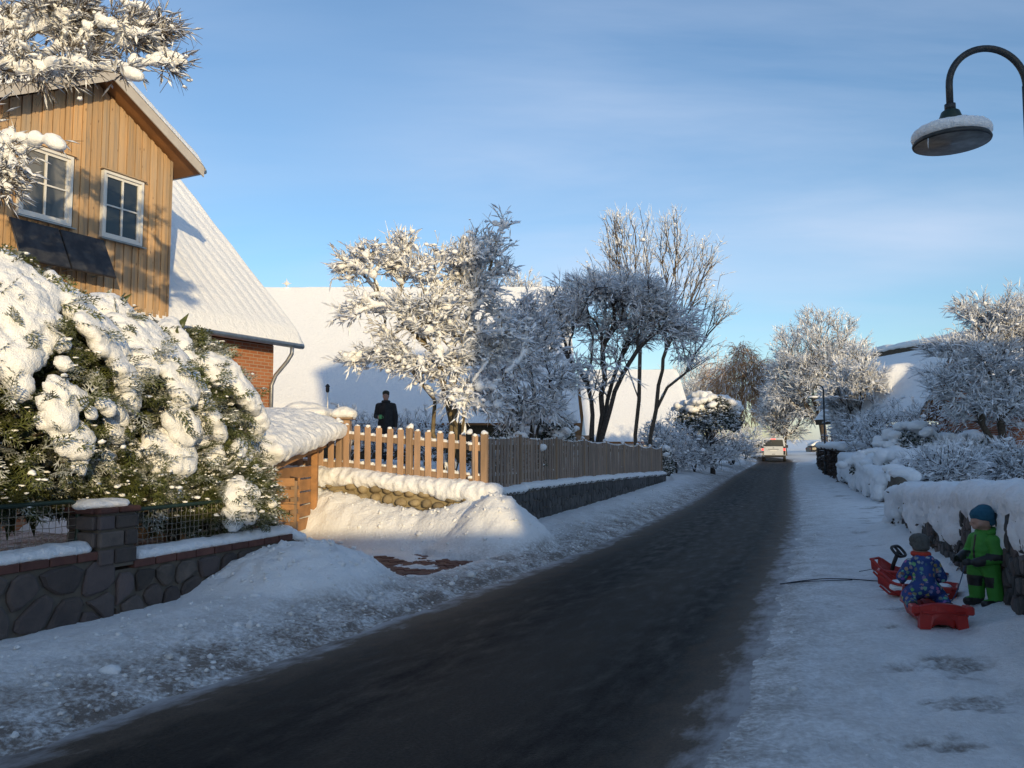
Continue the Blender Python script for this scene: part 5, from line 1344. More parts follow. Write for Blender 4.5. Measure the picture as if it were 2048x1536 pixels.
conifer('conifer_shrub', 'tallest snow laden conifer with heavy white pillows behind the pillar', w1(.75, -1.40, .45), 1.20, 2.82, 203, 2300, group=cg, pillows=62)
conifer('conifer_shrub', 'snow laden conifer in front of the brick wall, right of the tallest one', w1(2.05, -1.4, .45), 1.05, 2.5, 205, 1900, group=cg, pillows=62)
conifer('conifer_shrub', 'narrow conifer with drooping sprays next to the shed roof', w1(3.05, -1.35, .45), .86, 2.45, 207, 1200, group=cg, pillows=36)
conifer('conifer_shrub', 'low spreading conifer with frosted sprays hanging over the mesh panel', w1(2.95, -.62, .45), .60, .95, 209, 1100, L=.24, zb=.22, group=cg, pillows=18, pr=(.07, .13), prof=lambda f: np.interp(f, [0, .3, .7, 1], [.9, 1, .8, .2]))
conifer('conifer_shrub', 'low conifer branch mass with small snow pads left of the pillar', w1(-.1, -.95, .45), .62, 1.05, 211, 900, L=.24, zb=.5, group=cg, pillows=14, pr=(.06, .11), prof=lambda f: np.interp(f, [0, .3, .7, 1], [.8, 1, .8, .2]))
conifer('conifer_shrub', 'low conifer branch mass with small snow pads between pillar and shed', w1(1.85, -.90, .45), .60, 1.1, 213, 900, L=.24, zb=.5, group=cg, pillows=14, pr=(.06, .11), prof=lambda f: np.interp(f, [0, .3, .7, 1], [.8, 1, .8, .2]))

# ================================================================ LEAFY BUSHES AND BARE SHRUBS
def leaf_bush(name, label, c, rx, ry, H, seed, n=2500, L=.07, mat='evergreen', pads=16, pr=.14, group=None, cat='bush', vox=.04, crumbs=.5):
    r = np.random.default_rng(seed); c = np.array(c, float); t_ = thing(name, label, cat, c, group)
    d = nrm(r.normal(size=(n, 3))); d[:, 2] = np.abs(d[:, 2]) * 1.0 - .15
    lob = 1 + .28 * pn(d[:, 0] * 2 + seed, d[:, 1] * 2, d[:, 2] * 2)
    P = c + np.stack([d[:, 0] * rx, d[:, 1] * ry, d[:, 2] * H * .5 + H * .5], -1) * 1.0
    P = c + np.stack([d[:, 0] * rx * lob, d[:, 1] * ry * lob, H * .42 + d[:, 2] * H * .58 * lob], -1) * 1.0
    P = c + (P - c) * r.uniform(.7, 1.02, n)[:, None]
    leaf = (np.array([(0, 0, 0), (.45, -.26, .02), (1, 0, -.08), (.45, .26, .02)]), np.array([(0, 1, 2, 3)]))
    V, F = many(leaf, P, frames(d + r.normal(0, .6, (n, 3)), r, 1.0) * (L * r.uniform(.6, 1.5, n))[:, None, None]); solid('leaves', V, F, mat, t_, kind='stuff')
    k = 60; dd = nrm(r.normal(size=(k, 3))); dd[:, 2] = np.abs(dd[:, 2]); Q = c + dd * np.array((rx, ry, H)) * .9
    V, F = tubes(np.repeat(c[None], k, 0) + r.normal(0, .06, (k, 3)) * np.array((1, 1, 0)), Q, np.full(k, .02), np.full(k, .006), 4); solid('branches', V, F, 'bark_dark', t_, kind='stuff')
    C, S = [], []
    for j in range(pads):
        dj = nrm(r.normal(size=3)); dj[2] = abs(dj[2]) * .9 + .25; dj = nrm(dj); q = c + dj * np.array((rx, ry, H * .58)) * (.93 + .06 * r.normal()) + (0, 0, H * .42)
        s_ = pr * r.uniform(.6, 1.4)
        for i in range(5): C.append(q + r.normal(0, s_ * .55, 3) * (1, 1, .35)); S.append((s_ * r.uniform(.4, .9), s_ * r.uniform(.4, .9), s_ * r.uniform(.25, .5)))
    if pads: blob('snow', C, S, vox, 'snow', t_, 1, .03, 6, kind='stuff')
    kk = r.choice(n, int(n * crumbs)); kk = kk[P[kk, 2] > c[2] + H * .25]; rr = L * r.uniform(.2, .55, len(kk))
    V, F = many(OCT, P[kk] + np.array((0, 0, .02)), rr[:, None] * r.uniform(.7, 1.6, (len(kk), 3)) * np.array((1.3, 1.3, .6))); solid('snow_crumbs', V, F, 'tree_snow', t_, sm=True, kind='stuff')
    return t_
def shrub(name, label, c, rx, H, seed, n=160, group=None, up=.4, snow=(.02, .022), bark='bark_dark', tw=3, twl=.3, stems=6, twr=.006, ry=None, lumps=60, lump_r=.04):
    c = np.array(c, float); r = np.random.default_rng(seed); ry = ry or rx
    st_ = []
    for k in range(stems):
        a = r.uniform(0, 6.28); q = np.array((math.cos(a) * rx, math.sin(a) * ry, 0)) * r.uniform(.2, .6); st_.append([c, c + q * .4 + (0, 0, H * .3), c + q + (0, 0, H * .6)])
    return tree(name, label, 'shrub', st_, [(c + (0, 0, H * .62), (rx, ry, H * .42), 1), (c + (0, 0, H * .35), (rx * .9, ry * .9, H * .3), .6)], n, seed, bf=.4, tw=tw, twl=twl, twr=twr, tip=.007, snow=snow, rmax=.035, bark=bark, subtw=1, updown=up, group=group, lumps=lumps, lump_r=lump_r, mids=False, gap_t=-.4)
def spot(px, Y, dz_=0.0): p = at(px, 884, Y); p[2] = gz(p[0], Y) + dz_; return p
leaf_bush('evergreen_bush', 'dark evergreen bush under snow right behind the long fence', spot(1098, 18.6), .60, .6, 1.95, 301, 4200, .075, pads=22, pr=.15)
leaf_bush('evergreen_bush', 'small dark evergreen bush behind the fence left of the larger one', spot(1010, 15.9), .75, .6, 1.05, 303, 2200, .07, pads=10, pr=.11)
leaf_bush('ivy_tree', 'dark leafy bush tree with a thick snow hood beside the road', spot(1418, 36, 1.35), 1.45, 1.3, 2.4, 305, 4200, .12, pads=34, pr=.26, vox=.06)
MB().tube([spot(1424, 36.6, -.2), spot(1426, 36.6, 1.0), spot(1420, 36.3, 2.0)], [.13, .12, .08], 7).build('trunk', 'bark_dark', bpy.data.objects['ivy_tree'])
g_ = 'snowy shrubs along the left verge'
for k, (px, Y, rx, H, lb) in enumerate([(1352, 33.2, .9, 1.9, 'snowy shrub right at the far end of the long fence'), (1388, 35.5, 1.1, 1.7, 'round snowy shrub below the ivy covered bush'), (1430, 41, 1.5, 2.0, 'wide snowy shrub on the left verge before the parked car'), (1465, 50, 1.6, 2.4, 'snowy verge shrub right of the ivy bush'), (1490, 62, 1.7, 2.6, 'far snowy verge shrub nearest to the van'), (1318, 31.8, .8, 1.7, 'snowy shrub between the slim trunks and the fence'), (1365, 38, 1.4, 2.6, 'tall snowy shrub behind the fence end')]):
    shrub('verge_shrub', lb, spot(px, Y), rx, H, 310 + k, 190, g_, snow=(.018, .024), twl=.42, twr=.006, tw=4, lumps=110, lump_r=.045)
leaf_bush('ivy_post', 'dark ivy column at the end of the street wall', sp(W2_LEN + .35, -.1, .1), .32, .32, 1.35, 331, 1500, .08, pads=5, pr=.10)
g_ = 'snowy perennials behind the standing person'
for k, (px, Y, lb) in enumerate([(705, 23.5, 'snowy perennial clump left behind the standing person'), (735, 24.5, 'tall dry stalks directly left of the standing person'), (810, 23.5, 'snowy perennial clump just right of the standing person'), (850, 22.5, 'snowy perennial clump below the sunlit tree'), (770, 25.5, 'low snowy perennial clump right behind the standing person')]):
    shrub('perennial_shrub', lb, spot(px, Y), .75, 1.45, 340 + k, 110, g_, up=1.1, snow=(.016, .018), twl=.34, twr=.006, lumps=110, lump_r=.045)
g_ = 'garden shrubs behind the right wall'
for k, (px, Y, rx, H, lb) in enumerate([(1715, 40, 1.5, 1.8, 'snowy shrub beside the green lamp post'), (1760, 30, 1.3, 2.2, 'twiggy shrub below the thatched roof'), (1850, 31, 1.6, 2.7, 'tall twiggy shrub in front of the arched dormer'), (1800, 36, 1.6, 3.0, 'dark upright shrub left of the arched dormer'), (1925, 24, 1.0, 1.1, 'low twiggy shrub left of the garden tree trunk'), (1885, 21, .9, .95, 'small bare shrub just above the right wall'), (2040, 22, .9, 1.1, 'low shrub at the right picture edge below the window')]):
    shrub('garden_shrub', lb, spot(px, Y), rx, H, 360 + k, 190, g_, snow=(.016, .022), twl=.44, twr=.006, tw=4, lumps=90, lump_r=.045)
g_ = 'evergreen cushions behind the right wall'
for k, (px, Y, rx, H, lb) in enumerate([(1755, 25, .8, 1.1, 'dark evergreen cushion at the left behind the right wall'), (1835, 26, 1.2, 1.75, 'largest evergreen cushion under a white hood of snow'), (1800, 23, .75, .95, 'small evergreen cushion in front of the largest one'), (1870, 23.5, .8, .95, 'evergreen cushion left of the garden tree'), (1940, 29, .9, 1.6, 'dark evergreen between garden tree and brick house')]):
    leaf_bush('evergreen_cushion', lb, spot(px, Y), rx, rx, H, 380 + k, 2000, .09, pads=20, pr=.20, group=g_, vox=.05)
# trimmed brown hedge along the pavement, far right
for k, (Ya, Yb, lb) in enumerate(((31.0, 40.0, 'near clipped brown hedge under snow beside the lamp post'), (41.0, 56.0, 'far clipped brown hedge under snow along the pavement'))):
    r = np.random.default_rng(400 + k); n = 5200; yy = r.uniform(Ya, Yb, n); qq = r.uniform(-.1, 1.0, n); zz = r.uniform(0, 1.35, n); f_ = r.integers(0, 3, n)
    qq = np.where(f_ == 0, 0 + .05 * r.normal(size=n), qq); yy = np.where(f_ == 1, Ya + .06 * r.normal(size=n), yy); zz = np.where(f_ == 2, 1.3, zz)
    t_ = thing('clipped_hedge', lb, 'hedge', (xw3((Ya + Yb) / 2), (Ya + Yb) / 2, .05), 'clipped hedges on the right')
    leaf = (np.array([(0, 0, 0), (.5, -.3, 0), (1, 0, -.05), (.5, .3, 0)]), np.array([(0, 1, 2, 3)]))
    V, F = many(leaf, np.stack([xw3(yy) + qq - .1, yy, .05 + zz], -1), frames(r.normal(size=(n, 3)), r, 1) * (.14 * r.uniform(.6, 1.4, n))[:, None, None]); solid('leaves', V, F, 'brown_hedge', t_, kind='stuff')
    MB().hexa([(xw3(Ya) + .12, Ya + .1, 0), (xw3(Ya) + .8, Ya + .1, 0), (xw3(Yb) + .8, Yb, 0), (xw3(Yb) + .12, Yb, 0), (xw3(Ya) + .12, Ya + .1, 1.28), (xw3(Ya) + .8, Ya + .1, 1.28), (xw3(Yb) + .8, Yb, 1.28), (xw3(Yb) + .12, Yb, 1.28)]).build('branches', 'bark_dark', t_)
    C, S = [], []
    for y in np.arange(Ya, Yb, .28):
        for q in (.0, .28, .56, .85): C.append((xw3(y) + q - .05, y, 1.42 + .05 * pn(y, q * 3))); S.append((.27, .30, .17 + .05 * pn(y * 1.7, q * 5, 4)))
    blob('snow', C, S, .08, 'snow', t_, 2, .02, 4)
# ================================================================ RIGHT GARDEN WALL UNDER SNOW
rwg = 'snow buried stone walls on the right'
def right_wall(label, Ya, Yb, seed, hs, face_cut=.30):
    hf = lambda y: float(np.interp(y, hs[0], hs[1]))
    r = np.random.default_rng(seed); t_ = thing('garden_wall', label, 'wall', (xw3((Ya + Yb) / 2) + .2, (Ya + Yb) / 2, 0), rwg)
    n_ = max(2, int((Yb - Ya) / 1.0)); m = MB(); yy = np.linspace(Ya, Yb, n_ + 1)
    for a, b in zip(yy[:-1], yy[1:]):
        m.hexa([(xw3(a) + .03, a, -.1), (xw3(a) + .45, a, -.1), (xw3(b) + .45, b, -.1), (xw3(b) + .03, b, -.1), (xw3(a) + .03, a, hf(a)), (xw3(a) + .45, a, hf(a)), (xw3(b) + .45, b, hf(b)), (xw3(b) + .03, b, hf(b))])
    m.build('wall_core', 'mortar', t_)
    pA, pB = np.array((xw3(Ya), Ya)), np.array((xw3(Yb), Yb)); u = nrm(pB - pA); n = np.array((-u[1], u[0])); L = np.linalg.norm(pB - pA)
    for cen, poly in cells(L, max(hs[1]), .17, r, .75):
        q = pA + u * cen[0]
        if cen[1] > hf(q[1]) - .06 or q[1] < 5: continue
        stone_piece('stone', cen, poly, (pA[0], pA[1], 0), u, n, .009, .05 + .03 * r.random(), 'slate' if r.random() < .6 else 'stone', t_, r)
    C, S = [], []
    for y in np.arange(Ya - .05, Yb + .05, .085):
        a = pn(y * .9, seed * 1.3, 2.2); b = pn(y * 2.6, seed, 7.7); x = xw3(y)
        h = hf(y); top = h + .08 + .10 * a
        for q in (-.02, .15, .32, .5): C.append((x + q, y, top + .05 * pn(y * 2, q * 4, 5))); S.append((.16, .20, .14 + .04 * b))
        low = h * face_cut + .42 * a + .42 * b
        z = top - .08
        while z > low:
            out = .04 + .10 * smooth(h + .1, .2, z)
            if r.random() < .94: C.append((x - out - .03 * r.random(), y + r.normal(0, .03), z)); S.append((.10, .11, .11))
            z -= .10
        if r.random() < .5: C.append((x - .08, y, max(low - .12, .1))); S.append((.05, .05, .09))
    blob('snow', C, S, .042, 'snow', t_, 2, .042, 5.5)
    # ivy and dead leaves in the holes of the snow
    n2 = int(90 * (Yb - Ya)); yy = r.uniform(Ya, Yb, n2); zz = np.where(r.random(n2) < .75, r.uniform(.03, .45, n2), r.uniform(.4, .7, n2))
    ok = pn(yy * 1.4, zz * 3.0, seed) > .08; yy, zz = yy[ok], zz[ok]; n2 = len(yy)
    leaf = (np.array([(0, 0, 0), (.5, -.3, 0), (1, 0, -.05), (.5, .3, 0)]), np.array([(0, 1, 2, 3)]))
    V, F = many(leaf, np.stack([xw3(yy) - .10 - .10 * r.random(n2), yy, zz], -1), frames(r.normal(size=(n2, 3)) + np.array((-1.0, 0, 0)), r, 1) * (.06 * r.uniform(.6, 1.5, n2))[:, None, None])
    solid('ivy_leaves', V, F, 'brown_hedge', t_, kind='stuff')
    return t_
right_wall('snow buried stone wall behind the two children', 3.0, 14.55, 501, ((3, 7, 14.5), (1.0, .98, .56)), face_cut=.74)
right_wall('snow buried stone wall beyond the garden path gap', 20.6, 30.8, 503, ((20.5, 28, 31), (.58, .90, .95)), face_cut=.42)
gp = thing('gate_pillar', 'short brown gate pillar half buried at the path gap', 'pillar', (7.16, 14.65, 0))
MB().aabb((7.02, 14.56, 0), (7.40, 14.86, .98)).build('pillar', 'mortar', gp, bevel=.02)
blob('pillar_snow', [(7.2, 14.7, 1.03), (7.05, 14.6, .55), (7.3, 14.6, .98)], [(.26, .22, .11), (.1, .08, .15), (.16, .16, .12)], .03, 'snow', gp, 2, .01)
gp2 = thing('gate_pillar', 'brown plastered gate pillar beyond the path gap', 'pillar', (9.75, 20.35, 0))
MB().aabb((9.56, 20.2, 0), (9.96, 20.55, .86)).build('pillar', 'mortar', gp2, bevel=.02)
blob('pillar_snow', [(9.76, 20.4, .92), (9.6, 20.25, .75), (9.9, 20.2, .2), (9.62, 20.15, .15)], [(.3, .27, .12), (.14, .1, .16), (.15, .1, .2), (.15, .12, .22)], .035, 'snow', gp2, 2, .01)

# ================================================================ STREET LAMPS
def lamp(label, base, arm, head_y, top, Rr=.25, post_r=.027, n=14, icic=False, detail=True):
    """goose-neck lamp: post, arc, cap, shade with snow"""
    base = np.array(base, float); arm = nrm(np.array(arm, float)); t_ = thing('street_lamp', label, 'street lamp', base, 'goose neck street lamps')
    z0 = top - Rr
    MB().tube([base, base + (0, 0, 1.0), base + (0, 0, z0 - base[2])], [post_r * 1.5, post_r * 1.25, post_r], n).build('post', 'lamp_post', t_, sm=True)
    MB().tube([base, base + (0, 0, .7)], post_r * 2.1, n).build('base_sleeve', 'lamp_post', t_, sm=True)
    P = [base + (0, 0, z0 - base[2])] + [base + (0, 0, z0 - base[2]) + arm * Rr * (1 - math.cos(a)) + np.array((0, 0, Rr * math.sin(a))) for a in np.linspace(0.05, math.pi, 24)]
    P.append(P[-1] + (0, 0, -(z0 - head_y - .24))); MB().tube(P, post_r * .86, n).build('arm', 'lamp_post', t_, sm=True)
    hx = P[-1].copy(); c = np.array((hx[0], hx[1], head_y))
    MB().lathe(c, [(.036, .27), (.036, .225)], 16).build('collar', 'lamp_post', t_, sm=True)
    MB().lathe(c, [(.074, .07), (.078, .12), (.074, .17), (.058, .215), (.03, .235)], 20).build('cap', 'green_metal', t_, sm=True)
    MB().lathe(c, [(.244, -.012), (.248, 0.0), (.238, .018), (.16, .055), (.075, .075)], 40).build('shade', 'lamp_post', t_, sm=True)
    MB().lathe(c, [(.235, -.013), (.20, -.009), (.195, -.006), (.10, .004)][::-1], 40).build('reflector', 'lamp_under', t_, sm=True)
    C, S = [], []; r = np.random.default_rng(3)
    for a in np.linspace(0, 2 * math.pi, 30)[:-1]:
        C.append(c + (.192 * math.cos(a), .192 * math.sin(a), .055)); S.append((.060, .060, .047 + .008 * r.random()))
        C.append(c + (.12 * math.cos(a), .12 * math.sin(a), .075)); S.append((.07, .07, .05))
    blob('shade_snow', C, S, .012 if detail else .04, 'snow', t_, 2, .004, 22)
    if icic: MB().tube([c + (-.215, -.10, -.01), c + (-.218, -.10, -.05), c + (-.216, -.10, -.085)], [.004, .003, .001], 5).build('icicle', 'ice', t_)
    return t_
hd = at(1903, 284, 5.4)
lamp('near goose neck street lamp with snow on its shade, top right', (hd[0] + .54, 5.4, gz(hd[0] + .5, 5.4)), (-1, 0, 0), hd[2], at(1970, 97, 5.4)[2], Rr=.27, icic=True)
p = at(1674, 900, 38); lamp('dark goose neck street lamp in front of the clipped hedge', (xw3(38) - .25, 38, 0.05), (-1, -.1, 0), at(1655, 797, 38)[2], at(1665, 770, 38)[2], Rr=.26, post_r=.04, n=8, detail=False)
p = at(1570, 884, 92); lamp('far thin street lamp right behind the van', (p[0], 92, .1), (-1, 0, 0), at(1562, 823, 92)[2], at(1566, 815, 92)[2] + .1, Rr=.3, post_r=.05, n=6, detail=False)

# ================================================================ VEHICLES
def wheel(t_, c, ax, r, w):
    ax = nrm(np.array(ax, float)); c = np.array(c, float)
    wo = MB().lathe(c - ax * w / 2, [(r * .62, 0), (r * .94, 0), (r, w * .2), (r, w * .8), (r * .94, w), (r * .62, w)], 20, ax=ax).build('wheel', 'black_plastic', t_, sm=True)
    MB().lathe(c - ax * (w / 2 - .005), [(r * .2, 0), (r * .6, .02), (r * .6, w - .03), (r * .2, w - .01)], 16, ax=ax).build('rim', 'zinc', wo, sm=True)
def vehicle(name, label, base, fwd, sections, mat, cat, W):
    """body lofted over cross sections (y along, list of (half width, z) from sill to roof)"""
    base = np.array(base, float); f = nrm(np.array((*fwd, 0.0))); s = np.array((f[1], -f[0], 0)); t_ = thing(name, label, cat, base)
    P = lambda x, y, z: base + s * x + f * y + np.array((0, 0, z))
    V, F = [], []; k = len(sections[0][1]); n = 2 * k
    for y, prof in sections:
        V += [P(w, y, z) for w, z in prof] + [P(-w, y, z) for w, z in prof[::-1]]
    for i in range(len(sections) - 1):
        for j in range(n): F.append((i * n + j, i * n + (j + 1) % n, (i + 1) * n + (j + 1) % n, (i + 1) * n + j))
    F += [tuple(range(n - 1, -1, -1)), tuple((len(sections) - 1) * n + j for j in range(n))]
    MB().add(V, F).build('body', mat, t_, bevel=.03)
    return t_, P, s, f
Yv = 65.7; vx = at(1547, 900, Yv)[0]; vz = .0
def vp(hw, zr_): return [(hw * .94, .34), (hw, .55), (hw, 1.02), (hw * .97, 1.22), (hw * .88, zr_ - .14), (hw * .74, zr_)]
secs = [(0, vp(.94, 1.90)), (.10, vp(.952, 1.95)), (2.2, vp(.955, 1.97)), (3.35, vp(.95, 1.93)), (4.05, [(.88, .34), (.93, .55), (.92, 1.0), (.86, 1.16), (.80, 1.22), (.70, 1.26)]), (4.75, [(.80, .36), (.88, .55), (.84, .82), (.78, .95), (.72, .99), (.60, 1.0)])]
van, VP, vs, vf = vehicle('van', 'white van driving away with red brake lights on', (vx, Yv, 0), (.325, .945), secs, 'car_white', 'van', .95)
def slab(name, x0, x1, z0, z1, y, mat, d=.012, taper=0.0, parent=None, xin=0.0):
    return MB().hexa([VP(x0, y - d, z0), VP(x1, y - d, z0), VP(x1, y + .05, z0), VP(x0, y + .05, z0), VP(x0 + xin, y - d + taper, z1), VP(x1 - xin, y - d + taper, z1), VP(x1 - xin, y + .05, z1), VP(x0 + xin, y + .05, z1)]).build(name, mat, parent or van, bevel=.006)
slab('rear_window', -.80, .80, 1.24, 1.78, 0, 'glass', .014, xin=.07)
slab('tailgate', -.74, .74, .50, 1.20, 0, 'car_white', .010)
slab('bumper', -.93, .93, .34, .52, 0, 'black_plastic', .09)
for sg in (-1, 1):
    tl = slab('tail_light', min(sg * .77, sg * .93), max(sg * .77, sg * .93), .55, 1.24, 0, 'black_plastic', .016)
    slab('brake_lamp', min(sg * .78, sg * .92), max(sg * .78, sg * .92), .90, 1.07, 0, 'tail_light', .024, parent=tl)
slab('high_brake_light', -.17, .17, 1.81, 1.88, 0, 'tail_light', .03)
slab('number_plate', -.26, .26, .84, .95, 0, 'plate', .016)
slab('plate_recess', -.42, .42, .98, 1.02, 0, 'black_plastic', .014)
slab('tailgate_handle', -.13, .13, .58, .62, 0, 'black_plastic', .016)
MB().lathe(VP(0, -.012, 1.12), [(.055, 0), (.055, .012)], 18, ax=-vf).build('badge', 'zinc', van)
for sg in (-1, 1):
    for y in (.85, 3.85): wheel(van, VP(sg * .84, y, .33), vs, .33, .22)
    MB().box(VP(sg * 1.06, 3.6, 1.22), (vs, vf, (0, 0, 1)), (.09, .05, .12)).build('wing_mirror', 'black_plastic', van, bevel=.02)
    MB().hexa([VP(sg * .957, .35, 1.22), VP(sg * .957, 3.3, 1.22), VP(sg * .965, 3.3, 1.22), VP(sg * .965, .35, 1.22), VP(sg * .895, .45, 1.70), VP(sg * .895, 2.9, 1.70), VP(sg * .903, 2.9, 1.70), VP(sg * .903, .45, 1.70)]).build('side_window', 'glass', van)
def car(label, base, fwd, mat, snowcap=True):
    pr = lambda hw, zb, zr_: [(hw * .93, .28), (hw, .5), (hw, zb), (hw * .92, zb + .06), (hw * .80, zr_ - .05), (hw * .6, zr_)]
    secs = [(0, pr(.78, .75, .86)), (.15, pr(.84, .82, .95)), (.9, pr(.88, .90, 1.40)), (2.3, pr(.88, .90, 1.45)), (3.1, pr(.87, .86, .98)), (4.0, pr(.80, .70, .80)), (4.15, pr(.74, .62, .70))]
    t_, P, s, f = vehicle('parked_car', label, base, fwd, secs, mat, 'car', .88)
    for sg in (-1, 1):
        for y in (.75, 3.35): wheel(t_, P(sg * .78, y, .31), s, .31, .2)
        MB().box(P(sg * .6, 4.16, .58), (s, f, (0, 0, 1)), (.14, .02, .06)).build('headlight', 'plate', t_)
        MB().box(P(sg * .6, -.01, .66), (s, f, (0, 0, 1)), (.14, .02, .06)).build('tail_light', 'red_plastic', t_)
        MB().hexa([P(sg * .86, 1.0, .97), P(sg * .86, 2.7, .97), P(sg * .875, 2.7, .97), P(sg * .875, 1.0, .97), P(sg * .76, 1.2, 1.30), P(sg * .76, 2.3, 1.30), P(sg * .775, 2.3, 1.30), P(sg * .775, 1.2, 1.30)]).build('side_window', 'glass', t_)
    MB().hexa([P(-.66, 2.5, 1.36), P(.66, 2.5, 1.36), P(.66, 2.42, 1.38), P(-.66, 2.42, 1.38), P(-.74, 3.06, 1.02), P(.74, 3.06, 1.02), P(.74, 3.0, 1.04), P(-.74, 3.0, 1.04)]).build('windscreen', 'glass', t_)
    C, S = [], []
    for y in np.arange(.3, 2.6, .2):
        for x in (-.5, -.17, .17, .5): C.append(P(x, y, np.interp(y, [.1, .9, 2.3, 3], [1.0, 1.45, 1.5, 1.1]))); S.append((.26, .26, .13))
    for y in np.arange(3.1, 4.0, .2):
        for x in (-.5, -.17, .17, .5): C.append(P(x, y, np.interp(y, [3, 4], [1.0, .85]))); S.append((.26, .26, .09))
    blob('car_snow', C, S, .07, 'snow', t_, 2, .01)
    return t_
p = at(1438, 905, 47); car('white parked car buried in snow on the left verge', (p[0] - .75, 50.0, gz(p[0], 47)), (.2, -.98), 'car_white')
p = at(1508, 884, 88); car('dark parked car under snow at the far bend', (p[0] - 1.6, 88, .1), (1, .1), 'car_dark')
p = at(1632, 884, 100); car('dark parked car half hidden behind the far tree trunk', (p[0] - 1.0, 100, .1), (1, .05), 'car_dark')

# ================================================================ PEOPLE
def caps(chain, step=.35):
    """spheres along a chain of (point, radius)"""
    C, S = [], []
    for (a, ra), (b, rb) in zip(chain[:-1], chain[1:]):
        a, b = np.array(a, float), np.array(b, float); L = np.linalg.norm(b - a); n = max(1, int(L / (min(ra, rb) * step)))
        for k in range(n + 1): f = k / n; C.append(a + (b - a) * f); S.append((ra + (rb - ra) * f,) * 3)
    return C, S
def figure(name, label, base, yaw, chains, blobs_, mats, classify, voxel, it=2, k=1.0):
    """one continuous body; classify(local points) -> material index"""
    base = np.array(base, float); c, s = math.cos(yaw), math.sin(yaw); Rm = np.array(((c, -s, 0), (s, c, 0), (0, 0, 1)))
    C, S = [], []
    for ch_ in chains: a, b = caps(ch_); C += a; S += b
    for p_, h_ in blobs_: C.append(np.array(p_, float)); S.append(h_)
    V, F = many(ICO2, np.array(C), np.array(S, float)); me = remesh(V, F, voxel, it, .5)
    n = len(me.vertices); co = np.empty(n * 3, np.float32); me.vertices.foreach_get('co', co); co = co.reshape(-1, 3).astype(float)
    no = np.empty(n * 3, np.float32); me.vertices.foreach_get('normal', no); no = no.reshape(-1, 3)
    fc = np.empty(len(me.polygons) * 3, np.float32); me.polygons.foreach_get('center', fc); idx = classify(fc.reshape(-1, 3).astype(float))
    cloth = classify(co) != mats.index('skin') if 'skin' in mats else np.ones(n, bool)
    co = co + no * (np.where(cloth, 1, 0) * .006 * fbm(co[:, 0] * 14, co[:, 1] * 14, co[:, 2] * 9, 2))[:, None]
    me.vertices.foreach_set('co', (co @ Rm.T * k).astype(np.float32).ravel()); me.polygons.foreach_set('material_index', idx.astype(np.int32)); me.polygons.foreach_set('use_smooth', np.ones(len(me.polygons), bool)); me.update()
    t_ = thing(name, label, 'person', base)
    o_ = place(me, 'body', None, t_)
    for m_ in mats: me.materials.append(M[m_])
    W = lambda p_: base + Rm @ np.array(p_, float) * k
    return t_, W, Rm
def lump_part(name, t_, W, items, mat, voxel, it=2, chains=()):
    C, S = [], []
    for ch_ in chains: a, b = caps(ch_); C += a; S += b
    for p_, h_ in items: C.append(np.array(p_, float)); S.append(h_)
    V, F = many(ICO2, np.array(C), np.array(S, float)); me = remesh(V, F, voxel, it, .5)
    co = np.empty(len(me.vertices) * 3, np.float32); me.vertices.foreach_get('co', co); co = co.reshape(-1, 3).astype(float)
    co = np.array([W(p_) for p_ in co]) - WLOC[t_.name]; me.vertices.foreach_set('co', co.astype(np.float32).ravel()); me.polygons.foreach_set('use_smooth', np.ones(len(me.polygons), bool)); me.update()
    return place(me, name, mat, t_)
def hand(wr, d, side_, nrm_, s, curl=.5):
    """palm and five fingers as chains; d forward, side_ towards the thumb, nrm_ palm normal (fingers curl to it)"""
    wr, d, side_, nrm_ = [np.array(v, float) for v in (wr, d, side_, nrm_)]; ch_ = [[(wr, .024 * s), (wr + d * .045 * s, .026 * s)]]
    for k, (off, L) in enumerate(((.030, .062), (.010, .070), (-.010, .066), (-.030, .052))):
        a = wr + d * .06 * s + side_ * off * s; b = a + (d * (1 - .4 * curl) + nrm_ * curl * .6) * L * .5 * s; c = b + (d * (1 - 1.2 * curl) + nrm_ * curl * 1.1) * L * .5 * s
        ch_.append([(wr + side_ * off * .6 * s + d * .02 * s, .012 * s), (a, .0105 * s), (b, .0095 * s), (c, .008 * s)])
    a = wr + side_ * .026 * s + d * .012 * s; b = a + (side_ * .7 + d * .6 + nrm_ * .3) * .032 * s; ch_.append([(wr, .013 * s), (a, .012 * s), (b, .0105 * s), (b + (d * .8 + nrm_ * .5) * .026 * s, .009 * s)])
    return ch_
